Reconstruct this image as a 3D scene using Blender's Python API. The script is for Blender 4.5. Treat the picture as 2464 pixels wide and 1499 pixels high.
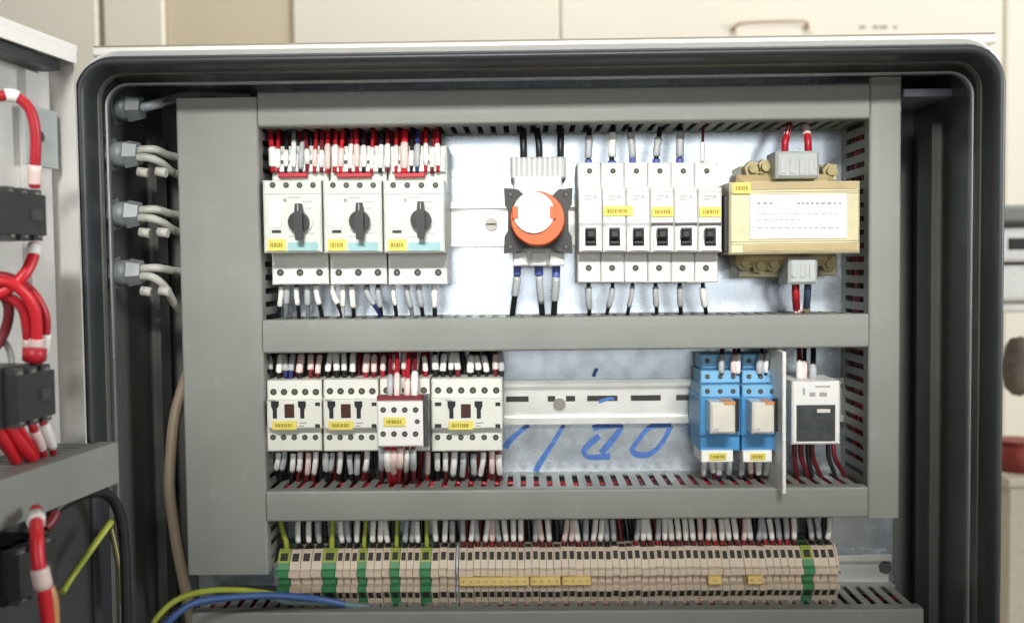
import bpy, math, random
from mathutils import Matrix, Vector
random.seed(7)
S = bpy.context.scene
for o in list(bpy.data.objects): bpy.data.objects.remove(o)

# ------------------------------------------------------------------ camera
F = 2370.0                       # focal length in units of a 2464 px wide picture
CY = -720.0                      # camera 720 mm in front of the duct covers (y = 0)
ROT = Matrix.Rotation(math.radians(0.9), 3, 'Z') @ Matrix.Rotation(math.radians(90 - 2.5), 3, 'X') @ Matrix.Rotation(math.radians(-0.65), 3, 'Z')
cam = bpy.data.objects.new('camera', bpy.data.cameras.new('camera'))
S.collection.objects.link(cam)
cam.data.sensor_width = 36
cam.data.lens = 36 * F / 2464
cam.data.clip_start = 0.02
cam.data.clip_end = 50
cam.matrix_world = Matrix.Translation((0, CY * .001, 0)) @ ROT.to_4x4()
cam.data.dof.use_dof = True
cam.data.dof.focus_distance = 0.735
cam.data.dof.aperture_fstop = 6.3
S.camera = cam

# ------------------------------------------------------------------ light
W = bpy.data.worlds.new('World'); S.world = W; W.use_nodes = True
W.node_tree.nodes['Background'].inputs[0].default_value = (1.0, .97, .92, 1)
W.node_tree.nodes['Background'].inputs[1].default_value = 0.06

def area(name, loc, look, sx, sy, power, col=(1, 1, 1), spread=180):
    l = bpy.data.lights.new(name, 'AREA'); l.shape = 'RECTANGLE'; l.size = sx; l.size_y = sy
    l.energy = power; l.color = col; l.spread = math.radians(spread)
    o = bpy.data.objects.new(name, l); S.collection.objects.link(o)
    o.location = loc
    o.rotation_euler = (Vector(look) - Vector(loc)).to_track_quat('-Z', 'Y').to_euler()
    return o
# a window band on the room's far side, an added narrow key fading downwards, an added side light for the door, the room's ceiling lamps
area('window_light', (0.15, -4.2, 0.38), (0.05, 0, 0.02), 2.2, .78, 31, (.96, .985, 1.0))
area('narrow_key_light', (0.08, -1.05, 0.55), (0.08, 0.0, 0.01), .8, .08, 1.08, (1, .98, .94), 27)
area('side_fill_light', (2.6, -0.45, 0.5), (-0.3, 0, 0.1), 1.0, 1.0, 52, (.98, .99, 1.0))
area('back_room_ceiling_light', (0.4, 0.9, 1.9), (0.2, 2.0, 0.5), 2.5, .5, 46, (1, .985, .96))
S.view_settings.view_transform = 'Standard'
S.view_settings.look = 'None'
S.view_settings.exposure = 0.0
S.view_settings.gamma = 1.0

# ------------------------------------------------------------------ helpers
def at(px, py, y=0.0):
    """point (x, z) in mm at depth y behind picture position (px, py)"""
    r = ROT @ Vector(((px - 1232) / F, (749.5 - py) / F, -1))
    t = (y - CY) / r.y
    return r.x * t, r.z * t
def proj(p):
    c = ROT.transposed() @ Vector((p[0], p[1] - CY, p[2])); return 1232 + c.x / -c.z * F, 749.5 - c.y / -c.z * F
def k(y): return (y - CY) / F        # mm per picture px at depth y
def rect(r, y):
    cx, cz = at((r[0] + r[2]) / 2, (r[1] + r[3]) / 2, y)
    w, h = (r[2] - r[0]) * k(y) / 2, (r[3] - r[1]) * k(y) / 2
    return cx - w, cx + w, cz - h, cz + h

def lin(c):
    f = lambda v: v / 12.92 if v <= .04045 else ((v + .055) / 1.055) ** 2.4
    return tuple(f(v / 255) for v in c)
MATS = {}
def mat(name, srgb, rough=.5, metal=0.0, var=.06, scale=60, bump=0.0, spec=.5, bscale=400, coat=0.0, trans=0.0):
    m = bpy.data.materials.new(name); m.use_nodes = True; nt = m.node_tree; b = nt.nodes['Principled BSDF']
    c = lin(srgb)
    tc = nt.nodes.new('ShaderNodeTexCoord')
    n = nt.nodes.new('ShaderNodeTexNoise'); n.inputs['Scale'].default_value = scale; n.inputs['Detail'].default_value = 6
    nt.links.new(tc.outputs['Object'], n.inputs['Vector'])
    r = nt.nodes.new('ShaderNodeValToRGB')
    r.color_ramp.elements[0].position = .3; r.color_ramp.elements[1].position = .7
    r.color_ramp.elements[0].color = tuple(max(0, v * (1 - var)) for v in c) + (1,)
    r.color_ramp.elements[1].color = tuple(min(1, v * (1 + var)) for v in c) + (1,)
    nt.links.new(n.outputs['Fac'], r.inputs['Fac']); nt.links.new(r.outputs['Color'], b.inputs['Base Color'])
    mr = nt.nodes.new('ShaderNodeMapRange'); mr.inputs['To Min'].default_value = max(.03, rough - .08); mr.inputs['To Max'].default_value = min(1, rough + .08)
    nt.links.new(n.outputs['Fac'], mr.inputs['Value']); nt.links.new(mr.outputs['Result'], b.inputs['Roughness'])
    b.inputs['Metallic'].default_value = metal
    b.inputs['Specular IOR Level'].default_value = spec
    b.inputs['Coat Weight'].default_value = coat
    if trans: b.inputs['Transmission Weight'].default_value = trans
    if bump:
        n2 = nt.nodes.new('ShaderNodeTexNoise'); n2.inputs['Scale'].default_value = bscale; n2.inputs['Detail'].default_value = 3
        nt.links.new(tc.outputs['Object'], n2.inputs['Vector'])
        bp = nt.nodes.new('ShaderNodeBump'); bp.inputs['Strength'].default_value = bump; bp.inputs['Distance'].default_value = .0004
        nt.links.new(n2.outputs['Fac'], bp.inputs['Height']); nt.links.new(bp.outputs['Normal'], b.inputs['Normal'])
    MATS[name] = m
    return m

def wear(name):
    nt = MATS[name].node_tree; b = nt.nodes['Principled BSDF']; src = b.inputs['Base Color'].links[0].from_socket
    tc = nt.nodes.new('ShaderNodeTexCoord'); last = src
    for sc, rot, lo, hi, col, f in (((60, 60, 60), 0, .62, .72, (.34, .345, .32, 1), .25), ((14, 14, 14), 0, .55, .75, (.16, .155, .14, 1), .3)):
        mp = nt.nodes.new('ShaderNodeMapping'); mp.inputs['Scale'].default_value = sc; mp.inputs['Rotation'].default_value = (0, rot, 0)
        nz = nt.nodes.new('ShaderNodeTexNoise'); nz.inputs['Scale'].default_value = 1.0; nz.inputs['Detail'].default_value = 4
        mr = nt.nodes.new('ShaderNodeMapRange'); mr.inputs['From Min'].default_value = lo; mr.inputs['From Max'].default_value = hi; mr.inputs['To Max'].default_value = f
        mx = nt.nodes.new('ShaderNodeMix'); mx.data_type = 'RGBA'; mx.inputs[7].default_value = col
        nt.links.new(tc.outputs['Object'], mp.inputs['Vector']); nt.links.new(mp.outputs['Vector'], nz.inputs['Vector']); nt.links.new(nz.outputs['Fac'], mr.inputs['Value'])
        nt.links.new(mr.outputs['Result'], mx.inputs[0]); nt.links.new(last, mx.inputs[6]); last = mx.outputs[2]
    nt.links.new(last, b.inputs['Base Color'])

class MB:
    def __init__(s): s.v = []; s.f = []
    def add(s, v, f):
        n = len(s.v); s.v += v; s.f += [tuple(i + n for i in q) for q in f]; return s
    def box(s, x0, x1, y0, y1, z0, z1):
        return s.add([(x, y, z) for y in (y0, y1) for z in (z0, z1) for x in (x0, x1)],
                     [(0, 1, 3, 2), (4, 6, 7, 5), (0, 4, 5, 1), (2, 3, 7, 6), (0, 2, 6, 4), (1, 5, 7, 3)])
    def cbox(s, x0, x1, y0, y1, z0, z1, c=1.0):
        """box whose front edges (towards -y) are chamfered"""
        c = min(c, (x1 - x0) * .4, (z1 - z0) * .4, (y1 - y0) * .8)
        v = [(x0 + c, y0, z0 + c), (x1 - c, y0, z0 + c), (x1 - c, y0, z1 - c), (x0 + c, y0, z1 - c),
             (x0, y0 + c, z0), (x1, y0 + c, z0), (x1, y0 + c, z1), (x0, y0 + c, z1),
             (x0, y1, z0), (x1, y1, z0), (x1, y1, z1), (x0, y1, z1)]
        f = [(0, 1, 2, 3), (4, 5, 1, 0), (5, 6, 2, 1), (6, 7, 3, 2), (7, 4, 0, 3),
             (8, 9, 5, 4), (9, 10, 6, 5), (10, 11, 7, 6), (11, 8, 4, 7), (11, 10, 9, 8)]
        return s.add(v, f)
    def cyl(s, c, d, r, l, n=12, r2=None, ph=0.0):
        c = Vector(c); d = Vector(d).normalized(); r2 = r if r2 is None else r2
        a = d.orthogonal().normalized(); b = d.cross(a)
        v = []
        for q, rr in ((0, r), (l, r2)):
            for i in range(n):
                t = 2 * math.pi * (i + ph) / n
                v.append(tuple(c + d * q + a * rr * math.cos(t) + b * rr * math.sin(t)))
        f = [(i, (i + 1) % n, n + (i + 1) % n, n + i) for i in range(n)] + [tuple(range(n))[::-1], tuple(range(n, 2 * n))]
        return s.add(v, f)
    def tube(s, pts, r, n=8):
        P = [Vector(p) for p in pts]; v = []; m = len(P)
        up = None
        for i, p in enumerate(P):
            t = (P[min(i + 1, m - 1)] - P[max(i - 1, 0)]).normalized()
            a = t.orthogonal().normalized() if up is None else (up - t * up.dot(t)).normalized()
            up = a; b = t.cross(a)
            for j in range(n):
                q = 2 * math.pi * j / n
                v.append(tuple(p + (a * math.cos(q) + b * math.sin(q)) * r))
        f = [(i * n + j, i * n + (j + 1) % n, (i + 1) * n + (j + 1) % n, (i + 1) * n + j) for i in range(m - 1) for j in range(n)]
        f += [tuple(range(n))[::-1], tuple(range((m - 1) * n, m * n))]
        return s.add(v, f)
    def prism_y(s, poly, y0, y1):      # poly in (x, z)
        n = len(poly)
        return s.add([(x, y0, z) for x, z in poly] + [(x, y1, z) for x, z in poly],
                     [tuple(range(n)), tuple(range(n, 2 * n))[::-1]] + [(i, n + i, n + (i + 1) % n, (i + 1) % n) for i in range(n)])
    def prism_x(s, poly, x0, x1):      # poly in (y, z)
        n = len(poly)
        return s.add([(x0, y, z) for y, z in poly] + [(x1, y, z) for y, z in poly],
                     [tuple(range(n)), tuple(range(n, 2 * n))[::-1]] + [(i, n + i, n + (i + 1) % n, (i + 1) % n) for i in range(n)])
    def ribbon(s, pts, w, y, th=.25):   # flat ink stroke facing -y, pts (x, z)
        P = [Vector((p[0], p[1], 0)) for p in pts]
        P = [Vector((p.x, p.y)) for p in smooth_path(P, 6)] if len(P) > 2 else [Vector((p.x, p.y)) for p in P]
        L = []; R_ = []
        for i, p in enumerate(P):
            d = (P[min(i + 1, len(P) - 1)] - P[max(i - 1, 0)]).normalized()
            q = Vector((-d.y, d.x)) * w / 2 * (.85 + .15 * math.sin(i * .22 + 1))
            L.append((p.x + q.x, p.y + q.y)); R_.append((p.x - q.x, p.y - q.y))
        n = len(P); yy = [y - .02 * i / n for i in range(n)]
        v = [(a[0], t, a[1]) for a, t in zip(L, yy)] + [(a[0], t, a[1]) for a, t in zip(R_, yy)]
        return s.add(v, [(i, i + 1, n + i + 1, n + i) for i in range(n - 1)])
    def mesh(s, name, off=(0, 0, 0), smooth=False, sc=.001):
        me = bpy.data.meshes.new(name)
        me.from_pydata([((x - off[0]) * sc, (y - off[1]) * sc, (z - off[2]) * sc) for x, y, z in s.v], [], s.f)
        import bmesh
        b = bmesh.new(); b.from_mesh(me); bmesh.ops.recalc_face_normals(b, faces=b.faces); b.to_mesh(me); b.free()
        if smooth:
            for p in me.polygons: p.use_smooth = len(p.vertices) == 4
        return me

OFF = {}
def tag(o, label=None, cat=None, group=None, kind=None):
    for a, v in (('label', label), ('category', cat), ('group', group), ('kind', kind)):
        if v: o[a] = v
    return o
def empty(name, label, cat, loc, group=None):
    o = bpy.data.objects.new(name, None); S.collection.objects.link(o); o.empty_display_size = .01
    o.location = [v * .001 for v in loc]; OFF[o.name] = tuple(loc)
    return tag(o, label, cat, group)
def put(name, mb, m, parent=None, loc=None, smooth=False, label=None, cat=None, group=None, kind=None):
    off = OFF[parent.name] if parent else (loc or (0, 0, 0))
    me = mb.mesh(name, off, smooth)
    me.materials.append(MATS[m])
    o = bpy.data.objects.new(name, me); S.collection.objects.link(o)
    if parent: o.parent = parent
    else: o.location = [v * .001 for v in off]
    OFF[o.name] = off
    return tag(o, label, cat, group, kind)
def share(name, me, parent, loc, rot=None, label=None):   # loc in mm, world
    o = bpy.data.objects.new(name, me); S.collection.objects.link(o)
    if parent:
        o.parent = parent; off = OFF[parent.name]
        o.location = [(a - b) * .001 for a, b in zip(loc, off)]
    else: o.location = [a * .001 for a in loc]
    if rot: o.rotation_euler = rot
    if label: o['label'] = label
    return o
def B(parent, name, m, r, yf, yb, c=.8, label=None):
    x0, x1, z0, z1 = rect(r, yf)
    return put(name, MB().cbox(x0, x1, yf, yb, z0, z1, c), m, parent, label=label)
def disc(parent, name, m, px, py, rp, yf, l=1.0, n=14, label=None):
    x, z = at(px, py, yf)
    return put(name, MB().cyl((x, yf, z), (0, 1, 0), rp * k(yf), l, n), m, parent, label=label)
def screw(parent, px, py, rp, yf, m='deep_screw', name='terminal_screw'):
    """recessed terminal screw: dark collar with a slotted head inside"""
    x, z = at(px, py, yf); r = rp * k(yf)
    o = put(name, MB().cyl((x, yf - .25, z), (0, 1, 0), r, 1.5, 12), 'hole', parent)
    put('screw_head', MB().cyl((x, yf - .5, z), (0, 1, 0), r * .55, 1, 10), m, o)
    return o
def root_at(name, label, cat, r, yf, yb, group=None):
    x0, x1, z0, z1 = rect(r, yf)
    return empty(name, label, cat, ((x0 + x1) / 2, yb, z0), group)
def tagplate(parent, m, r, yf, rows=1, pm='print_olive', name='label_plate', ink=.75):
    o = B(parent, name, m, r, yf, yf + .8, .15)
    x0, x1, z0, z1 = rect(r, yf - .2); mb = MB(); w = x1 - x0; h = z1 - z0
    for q in range(rows):
        z = z0 + h * (q + .5) / rows; x = x0 + w * .14
        while x < x1 - w * .2:
            d = random.uniform(.6, 1.9)
            mb.box(x, min(x + d, x1 - w * .1), yf - .15, yf + .1, z - h / rows * .26 * ink, z + h / rows * .26 * ink); x += d + random.uniform(.35, .8)
    put('print', mb, pm, o)
    return o
ORD = ['first', 'second', 'third', 'fourth', 'fifth', 'sixth', 'seventh', 'eighth', 'ninth', 'tenth', 'eleventh', 'twelfth', 'thirteenth', 'fourteenth',
       'fifteenth', 'sixteenth', 'seventeenth', 'eighteenth', 'nineteenth']
TENS = {20: ('twentieth', 'twenty'), 30: ('thirtieth', 'thirty'), 40: ('fortieth', 'forty'), 50: ('fiftieth', 'fifty'), 60: ('sixtieth', 'sixty')}
def ordn(i):
    i += 1
    if i < 20: return ORD[i - 1]
    t, u = i // 10 * 10, i % 10
    return TENS[t][0] if u == 0 else TENS[t][1] + '-' + ORD[u - 1]

def smooth_path(pts, n=5):
    P = [Vector(p) for p in pts]; out = []
    for i in range(len(P) - 1):
        a, b, c, d = P[max(i - 1, 0)], P[i], P[i + 1], P[min(i + 2, len(P) - 1)]
        for j in range(n):
            t = j / n
            out.append(.5 * ((2 * b) + (c - a) * t + (2 * a - 5 * b + 4 * c - d) * t * t + (3 * b - a - 3 * c + d) * t ** 3))
    return out + [P[-1]]
def sub_path(pts, t0, t1):
    L = [0]
    for a, b in zip(pts, pts[1:]): L.append(L[-1] + (b - a).length)
    T = L[-1]
    def pt(s):
        for i in range(len(pts) - 1):
            if L[i + 1] >= s: return pts[i].lerp(pts[i + 1], (s - L[i]) / max(1e-6, L[i + 1] - L[i]))
        return pts[-1]
    s0, s1 = t0 * T, t1 * T
    return [pt(s0)] + [p for p, l in zip(pts, L) if s0 + .3 < l < s1 - .3] + [pt(s1)]
def wire(pts, r, m, label, group=None, sleeves=(), name='wire', cat='wire', n=7, seg=5):
    """pts (x, y, z) mm; sleeves (from, to, material, part name, radius factor) along its length"""
    path = smooth_path(pts, seg)
    loc = tuple(path[-1])
    o = put(name, MB().tube(path, r, n), m, None, loc, True, label, cat, group)
    for t0, t1, sm, sn, rf in sleeves:
        put(sn, MB().tube(sub_path(path, t0, t1), r * rf, n), sm, o, smooth=True)
    return o
MASS = MB(); MASS_M = []; MASS_IDX = ['black_wire', 'soft_black', 'maroon_wire', 'red_wire', 'grey_wire', 'beige_cable']
def mass_wire(pts, r, m, n=6, seg=2):
    f0 = len(MASS.f); MASS.tube(smooth_path(pts, seg), r, n); MASS_M.extend([MASS_IDX.index(m)] * (len(MASS.f) - f0))
def px3(px, py, y):
    x, z = at(px, py, y); return (x, y, z)

# ------------------------------------------------------------------ materials
mat('duct', (134, 137, 131), .5, var=.09, scale=14, bump=.18)
mat('galvanised', (205, 214, 222), .27, metal=.9, var=.06, scale=70, bump=.03, bscale=240)
mat('rail_steel', (226, 226, 220), .34, metal=.8, var=.04, scale=40)
mat('dark_paint', (98, 100, 96), .24, var=.12, scale=8, bump=.08, spec=.5)
mat('trim_metal', (150, 152, 152), .3, metal=.5, var=.15, scale=20)
mat('mcb_plastic', (214, 214, 209), .42, var=.03)
mat('rubber', (50, 54, 57), .42, var=.12, scale=30, bump=.2)
mat('cream_paint', (243, 242, 236), .35, var=.03, scale=6)
mat('door_paint', (214, 212, 208), .25, metal=.15, var=.06, scale=9)
mat('wall_cream', (240, 233, 216), .5, var=.02, scale=2)
mat('wall_tan', (216, 203, 174), .5, var=.03, scale=2)
mat('seam', (150, 142, 122), .6)
mat('pale_plastic', (206, 211, 203), .42, var=.03, scale=50)
mat('white_plastic', (226, 226, 222), .4, var=.02, scale=50)
mat('grey_plastic', (172, 178, 176), .45, var=.05)
mat('contactor_body', (218, 219, 210), .42, var=.03)
mat('black_plastic', (30, 31, 33), .4, var=.15)
mat('soft_black', (44, 45, 46), .5, var=.15)
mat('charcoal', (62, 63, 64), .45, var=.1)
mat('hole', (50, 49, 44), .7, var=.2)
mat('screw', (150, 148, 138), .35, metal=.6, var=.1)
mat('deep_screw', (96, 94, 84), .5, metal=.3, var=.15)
mat('yellow_label', (222, 208, 98), .5, var=.05)
mat('print_olive', (150, 138, 44), .6)
mat('print_grey', (160, 156, 158), .6)
mat('teal_strip', (150, 190, 192), .45)
mat('orange', (208, 92, 22), .35, var=.05, coat=.1)
mat('white_gloss', (246, 244, 238), .2, var=.01, coat=.3)
mat('red_wire', (176, 30, 44), .4, var=.12, scale=90)
mat('bright_red', (205, 34, 46), .38, var=.1, scale=90)
mat('maroon_wire', (112, 30, 38), .45, var=.15)
mat('black_wire', (26, 28, 30), .4, var=.15)
mat('grey_wire', (130, 138, 142), .45)
mat('navy_wire', (44, 56, 110), .4)
mat('slate_wire', (58, 76, 98), .45)
mat('blue_wire', (62, 92, 146), .4)
mat('white_wire', (216, 216, 210), .4)
mat('teal_wire', (104, 128, 128), .45)
mat('yellow_green', (158, 168, 62), .4, var=.2, scale=40)
mat('sleeve', (236, 235, 230), .4, var=.05, scale=120)
mat('sleeve_pink', (228, 204, 198), .4, var=.08)
mat('sleeve_grey', (176, 180, 182), .4, var=.06)
mat('ferrule_blue', (88, 104, 176), .45)
mat('beige_cable', (140, 126, 106), .5)
mat('pale_cable', (178, 178, 168), .45)
mat('gland_dark', (98, 104, 106), .4)
mat('gland_grey', (128, 134, 136), .4, var=.1)
mat('transformer_steel', (206, 198, 162), .4, metal=.2, var=.10, scale=40)
mat('brass', (138, 128, 92), .42, metal=.6, var=.2)
mat('coil_tan', (180, 160, 118), .5, var=.1)
mat('paper', (244, 243, 236), .6, var=.01)
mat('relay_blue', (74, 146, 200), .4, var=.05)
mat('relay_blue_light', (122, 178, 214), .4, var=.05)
mat('relay_case', (216, 212, 200), .25, var=.06, coat=.3)
mat('relay_orange', (206, 146, 96), .4)
mat('screen', (66, 72, 70), .25, var=.25, scale=120)
mat('beige_terminal', (204, 187, 167), .5, var=.06, scale=50)
mat('green_terminal', (62, 132, 86), .45, var=.08)
mat('lime', (146, 160, 70), .45, var=.1)
mat('jumper', (222, 194, 118), .45, var=.06)
mat('ink', (72, 112, 182), .5, var=.25, scale=220)
mat('brown_window', (70, 40, 34), .3)
mat('machine_white', (240, 239, 235), .4)
mat('brown_bag', (112, 104, 92), .8, var=.25)
mat('red_bucket', (140, 52, 46), .5)
mat('handle_brown', (196, 172, 152), .4)
mat('floor_beige', (190, 182, 164), .6)

wear('duct')
# ------------------------------------------------------------------ the setting behind
WY = 1500.0
def bgx(px, py, y=WY): return at(px, py, y)
wx = lambda px: at(px, 60, WY)[0]
wz = lambda py: at(1232, py, WY)[1]
wall = put('wall', MB().box(wx(-900), wx(3400), WY + 20, WY + 60, -900, 1300), 'wall_cream', kind='structure')
def panel(a, b, m, dy, nm='panel'):
    return put(nm, MB().cbox(wx(a), wx(b), WY + dy, WY + 20, -895, 1290, 4), m, wall)
panel(-880, 234, 'wall_cream', 0); panel(248, 394, 'wall_cream', 0)
panel(396, 698, 'wall_tan', 10); panel(704, 1346, 'wall_cream', 0); panel(1349, 2416, 'wall_cream', 0); panel(2422, 3390, 'wall_cream', 0)
put('panel_seam', MB().box(wx(235), wx(247), WY + 9, WY + 20, -893, 1288), 'seam', wall)
floor = put('floor', MB().box(-2500, 2500, -4500, WY + 20, -940, -900), 'floor_beige', kind='structure')
hx0, hz0 = at(1764, 72, WY); hx1, hz1 = at(1940, 66, WY)
hm = empty('cupboard_handle', 'thin brownish bow handle on the cream panel above the enclosure', 'handle', (hx0, WY, hz0))
put('grip', MB().tube(smooth_path([(hx0, WY - 5, hz0), (hx0 + 12, WY - 28, hz0 + 7), ((hx0 + hx1) / 2, WY - 34, hz0 + 9), (hx1 - 12, WY - 28, hz1 + 6), (hx1, WY - 5, hz1)]), 3.5, 8), 'handle_brown', hm, smooth=True)
for x, z in ((hx0, hz0), (hx1, hz1)): put('foot', MB().cyl((x, WY, z), (0, -1, 0), 7, 6, 10), 'handle_brown', hm)
mk = MB()
for a, b in ((2068, 2082), (2100, 2112), (2116, 2134), (2150, 2158)):
    x0, z0 = at(a, 66, WY); x1, _ = at(b, 66, WY); mk.box(x0, x1, WY - 1, WY + 2, z0 - 2.5, z0 + 2.5)
put('panel_marking', mk, 'seam', wall)
# things seen past the enclosure's right edge
RY = 900.0
def bb(parent, name, m, r, yf=RY, dep=200, c=6): return B(parent, name, m, r, yf, yf + dep, c)
sh = root_at('shelf', 'grey shelf on the wall above the white machine', 'shelf', (2380, 492, 2700, 540), RY, RY + 250)
bb(sh, 'board', 'duct', (2380, 492, 2700, 536)); bb(sh, 'edge_strip', 'charcoal', (2380, 536, 2700, 544))
mc = root_at('white_machine', 'white machine with a black slot beside the enclosure', 'machine', (2380, 546, 2700, 724), RY, RY + 200)
bb(mc, 'hood', 'machine_white', (2390, 548, 2700, 628)); bb(mc, 'slot', 'black_plastic', (2424, 566, 2690, 606), RY - 2, 40)
bb(mc, 'gap_strip', 'black_plastic', (2392, 628, 2700, 638), RY + 6); bb(mc, 'base', 'machine_white', (2388, 638, 2700, 722)); bb(mc, 'foot_strip', 'seam', (2392, 722, 2700, 730), RY + 6)
bx0, bz0 = at(2500, 1000, RY)
def blob(name, m, label, cat, px, py, rx, rz, y=RY):
    x, z = at(px, py, y); mb = MB(); n, q = 16, 9; v = []
    rnd = random.Random(px)
    for i in range(q):
        t = math.pi * i / (q - 1)
        for j in range(n):
            p = 2 * math.pi * j / n; w = 1 + rnd.uniform(-.06, .06)
            v.append((x + rx * w * math.sin(t) ** .7 * math.cos(p), y + 60 + rx * .7 * w * math.sin(t) ** .7 * math.sin(p), z + rz * math.cos(t) + rnd.uniform(-2, 2)))
    mb.add(v, [(i * n + j, i * n + (j + 1) % n, (i + 1) * n + (j + 1) % n, (i + 1) * n + j) for i in range(q - 1) for j in range(n)])
    return put(name, mb, m, None, (x, y, z - rz), True, label, cat)
tb = root_at('side_table', 'pale table leg board under the white machine', 'table', (2380, 730, 2700, 760), RY, RY + 200)
bb(tb, 'table_top', 'machine_white', (2396, 731, 2700, 752)); 
x0, x1, z0, z1 = rect((2396, 752, 2408, 760), RY); put('leg', MB().box(x0, x0 + 10, RY + 100, RY + 120, -899, z1), 'machine_white', tb)
blob('canvas_bag', 'brown_bag', 'dark brown bag hanging beside the enclosure under the white machine', 'bag', 2498, 890, 30, 50)
bk = empty('red_bucket', 'dull red bucket below the brown bag beside the enclosure', 'bucket', (at(2490, 1150, RY)[0], RY + 60, at(2490, 1150, RY)[1]))
c0 = at(2490, 1150, RY); put('body', MB().cyl((c0[0], RY + 60, c0[1]), (0, 0, 1), 26, 50, 20, 32), 'red_bucket', bk, smooth=True)
put('rim', MB().cyl((c0[0], RY + 60, c0[1] + 50), (0, 0, 1), 34, 4, 20), 'red_bucket', bk)
x, z = at(2490, 1150, RY)
st = empty('low_cupboard', 'pale low cupboard carrying the red bucket beside the enclosure', 'cupboard', (x, RY + 60, -899))
put('top_board', MB().cbox(at(2425, 1150, RY)[0], x + 260, RY, RY + 200, z - 16, z - .5, 3), 'floor_beige', st)
put('door', MB().cbox(at(2432, 1150, RY)[0], x + 250, RY + 6, RY + 190, -895, z - 17, 3), 'floor_beige', st)

# ------------------------------------------------------------------ enclosure
GY = -55.0
GL, GR = at(187, 650, GY)[0], at(2421, 650, GY)[0]
GT = at(1300, 117, GY)[1]; GB = -880.0
def rrect(l, r, b, t, rad, n=8):
    out = []
    for cx, cz, a0 in ((r - rad, t - rad, 0), (l + rad, t - rad, 90), (l + rad, b + rad, 180), (r - rad, b + rad, 270)):
        for i in range(n + 1):
            a = math.radians(a0 + 90 * i / n); out.append((cx + rad * math.cos(a), cz + rad * math.sin(a)))
    return out
enc = empty('electrical_enclosure', 'dark grey control cabinet with black rubber door seal, standing open', 'cabinet', ((GL + GR) / 2, 90, -899))
def ring(profile, rad0, l=GL, r=GR, t=GT, b=GB):
    """sweep profile [(inset, y)] round the opening"""
    mb = MB(); loops = [rrect(l + i, r - i, b + i, t - i, max(2.5, rad0 - i)) for i, _ in profile]
    n = len(loops[0]); v = []
    for lp, (_, y) in zip(loops, profile): v += [(x, y, z) for x, z in lp]
    f = [(a * n + j, a * n + (j + 1) % n, (a + 1) * n + (j + 1) % n, (a + 1) * n + j) for a in range(len(profile) - 1) for j in range(n)]
    return mb.add(v, f)
g = put('gasket', ring([(0, -38), (0, -49), (.5, -52.4), (1.6, -55.2), (3.2, -56.9), (4.8, -57.2), (6.4, -56.3), (7.6, -54), (8.3, -50.5), (8.6, -46), (8.6, -36)], 27), 'rubber', enc, smooth=True)
put('seal_flange', ring([(6, -36), (8.8, -36.5), (9.4, -35.5), (9.6, -31), (6, -31)], 27), 'dark_paint', enc)
put('edge_trim', ring([(10.0, -27), (10.3, -28.2), (11.0, -28.6), (11.7, -28.0), (11.9, -26), (11.6, -22), (10.0, -22)], 27, t=GT - 3.5), 'trim_metal', enc, smooth=True)
put('outer_shell', ring([(3, -40), (-1.5, -44), (-3, -43), (-3, 100)], 27, GL + 1.6, GR + .3, GT + 3.2), 'cream_paint', enc)
# light top rim whose corners are squarer than the seal
put('top_rim', MB().cbox(GL + 8, GR - 1, -41, -5, GT + 2.6, GT + 8.2, 1), 'cream_paint', enc)
put('top_edge_strip', MB().box(GL + 9, GR - 2, -40, -6, GT + 8.3, GT + 9.4), 'seam', enc)  # thin darker strip along the top rim
WL, WR = GL + 6, GR - 5
put('back_wall', MB().box(WL, WR, 92, 96, -880, GT - 4), 'dark_paint', enc)
put('side_wall', MB().box(WL - 3, WL, -36, 92, -880, GT - 4), 'dark_paint', enc)
put('side_wall', MB().box(WR, WR + 3, -36, 92, -880, GT - 4), 'dark_paint', enc)
put('top_wall', MB().box(WL, WR, -36, 92, GT - 7, GT - 4), 'dark_paint', enc)
put('bottom_wall', MB().box(WL, WR, -36, 92, -884, -880), 'dark_paint', enc)
put('plinth', MB().box(GL - 2, GR + 2, -30, 96, -899.5, -884), 'dark_paint', enc)
put('wall_rib', MB().cbox(WR - 9, WR - .2, 30, 60, -870, GT - 40, 3), 'dark_paint', enc)
put('wall_rib', MB().cbox(WL + .2, WL + 9, 50, 74, -870, GT - 40, 3), 'dark_paint', enc)
mat('highlight_tone', (168, 172, 186), .35, metal=.2)
bx_, bz_ = at(2236, 223, 20)
put('highlight_strip', MB().cbox(bx_ - 19, bx_ + 19, 20, 22, bz_ - 3, bz_ + 3, .6).box(bx_ - 19, bx_ + 19, 22, 91.5, bz_ - 3, bz_ - 1), 'highlight_tone', enc)  # pale strip added to paint in the bright reflection on the glossy wall

# mounting plate
PY = 65.0
PL, PR = at(462, 800, PY)[0], at(2152, 1000, PY)[0]
PT = at(1300, 182, PY)[1]
plate = empty('mounting_plate', 'galvanised steel mounting plate carrying all ducts and devices', 'panel', ((PL + PR) / 2, PY, -600))
put('sheet', MB().cbox(PL, PR, PY, PY + 2.5, -600, PT, .6), 'galvanised', plate)
put('edge_fold', MB().box(PL + 4, PR - 4, PY + 2.5, PY + 14, PT - 2.5, PT), 'galvanised', plate)
for a, b in ((PL + 12, PT - 6), (PR - 6, -300), (PL + 12, -590), (PR - 12, -590)):
    put('standoff', MB().cyl((a, PY + 2.5, b), (0, 1, 0), 5, 24.4, 10), 'screw', plate)
hx, hz = at(2128, 1362, PY); put('bolt', MB().cyl((hx, PY - 3, hz), (0, 1, 0), 5.5, 3, 6), 'charcoal', plate)
hx, hz = at(2044, 1432, PY); put('bolt', MB().cyl((hx, PY - 3, hz), (0, 1, 0), 5.5, 3, 6), 'charcoal', plate)
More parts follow.
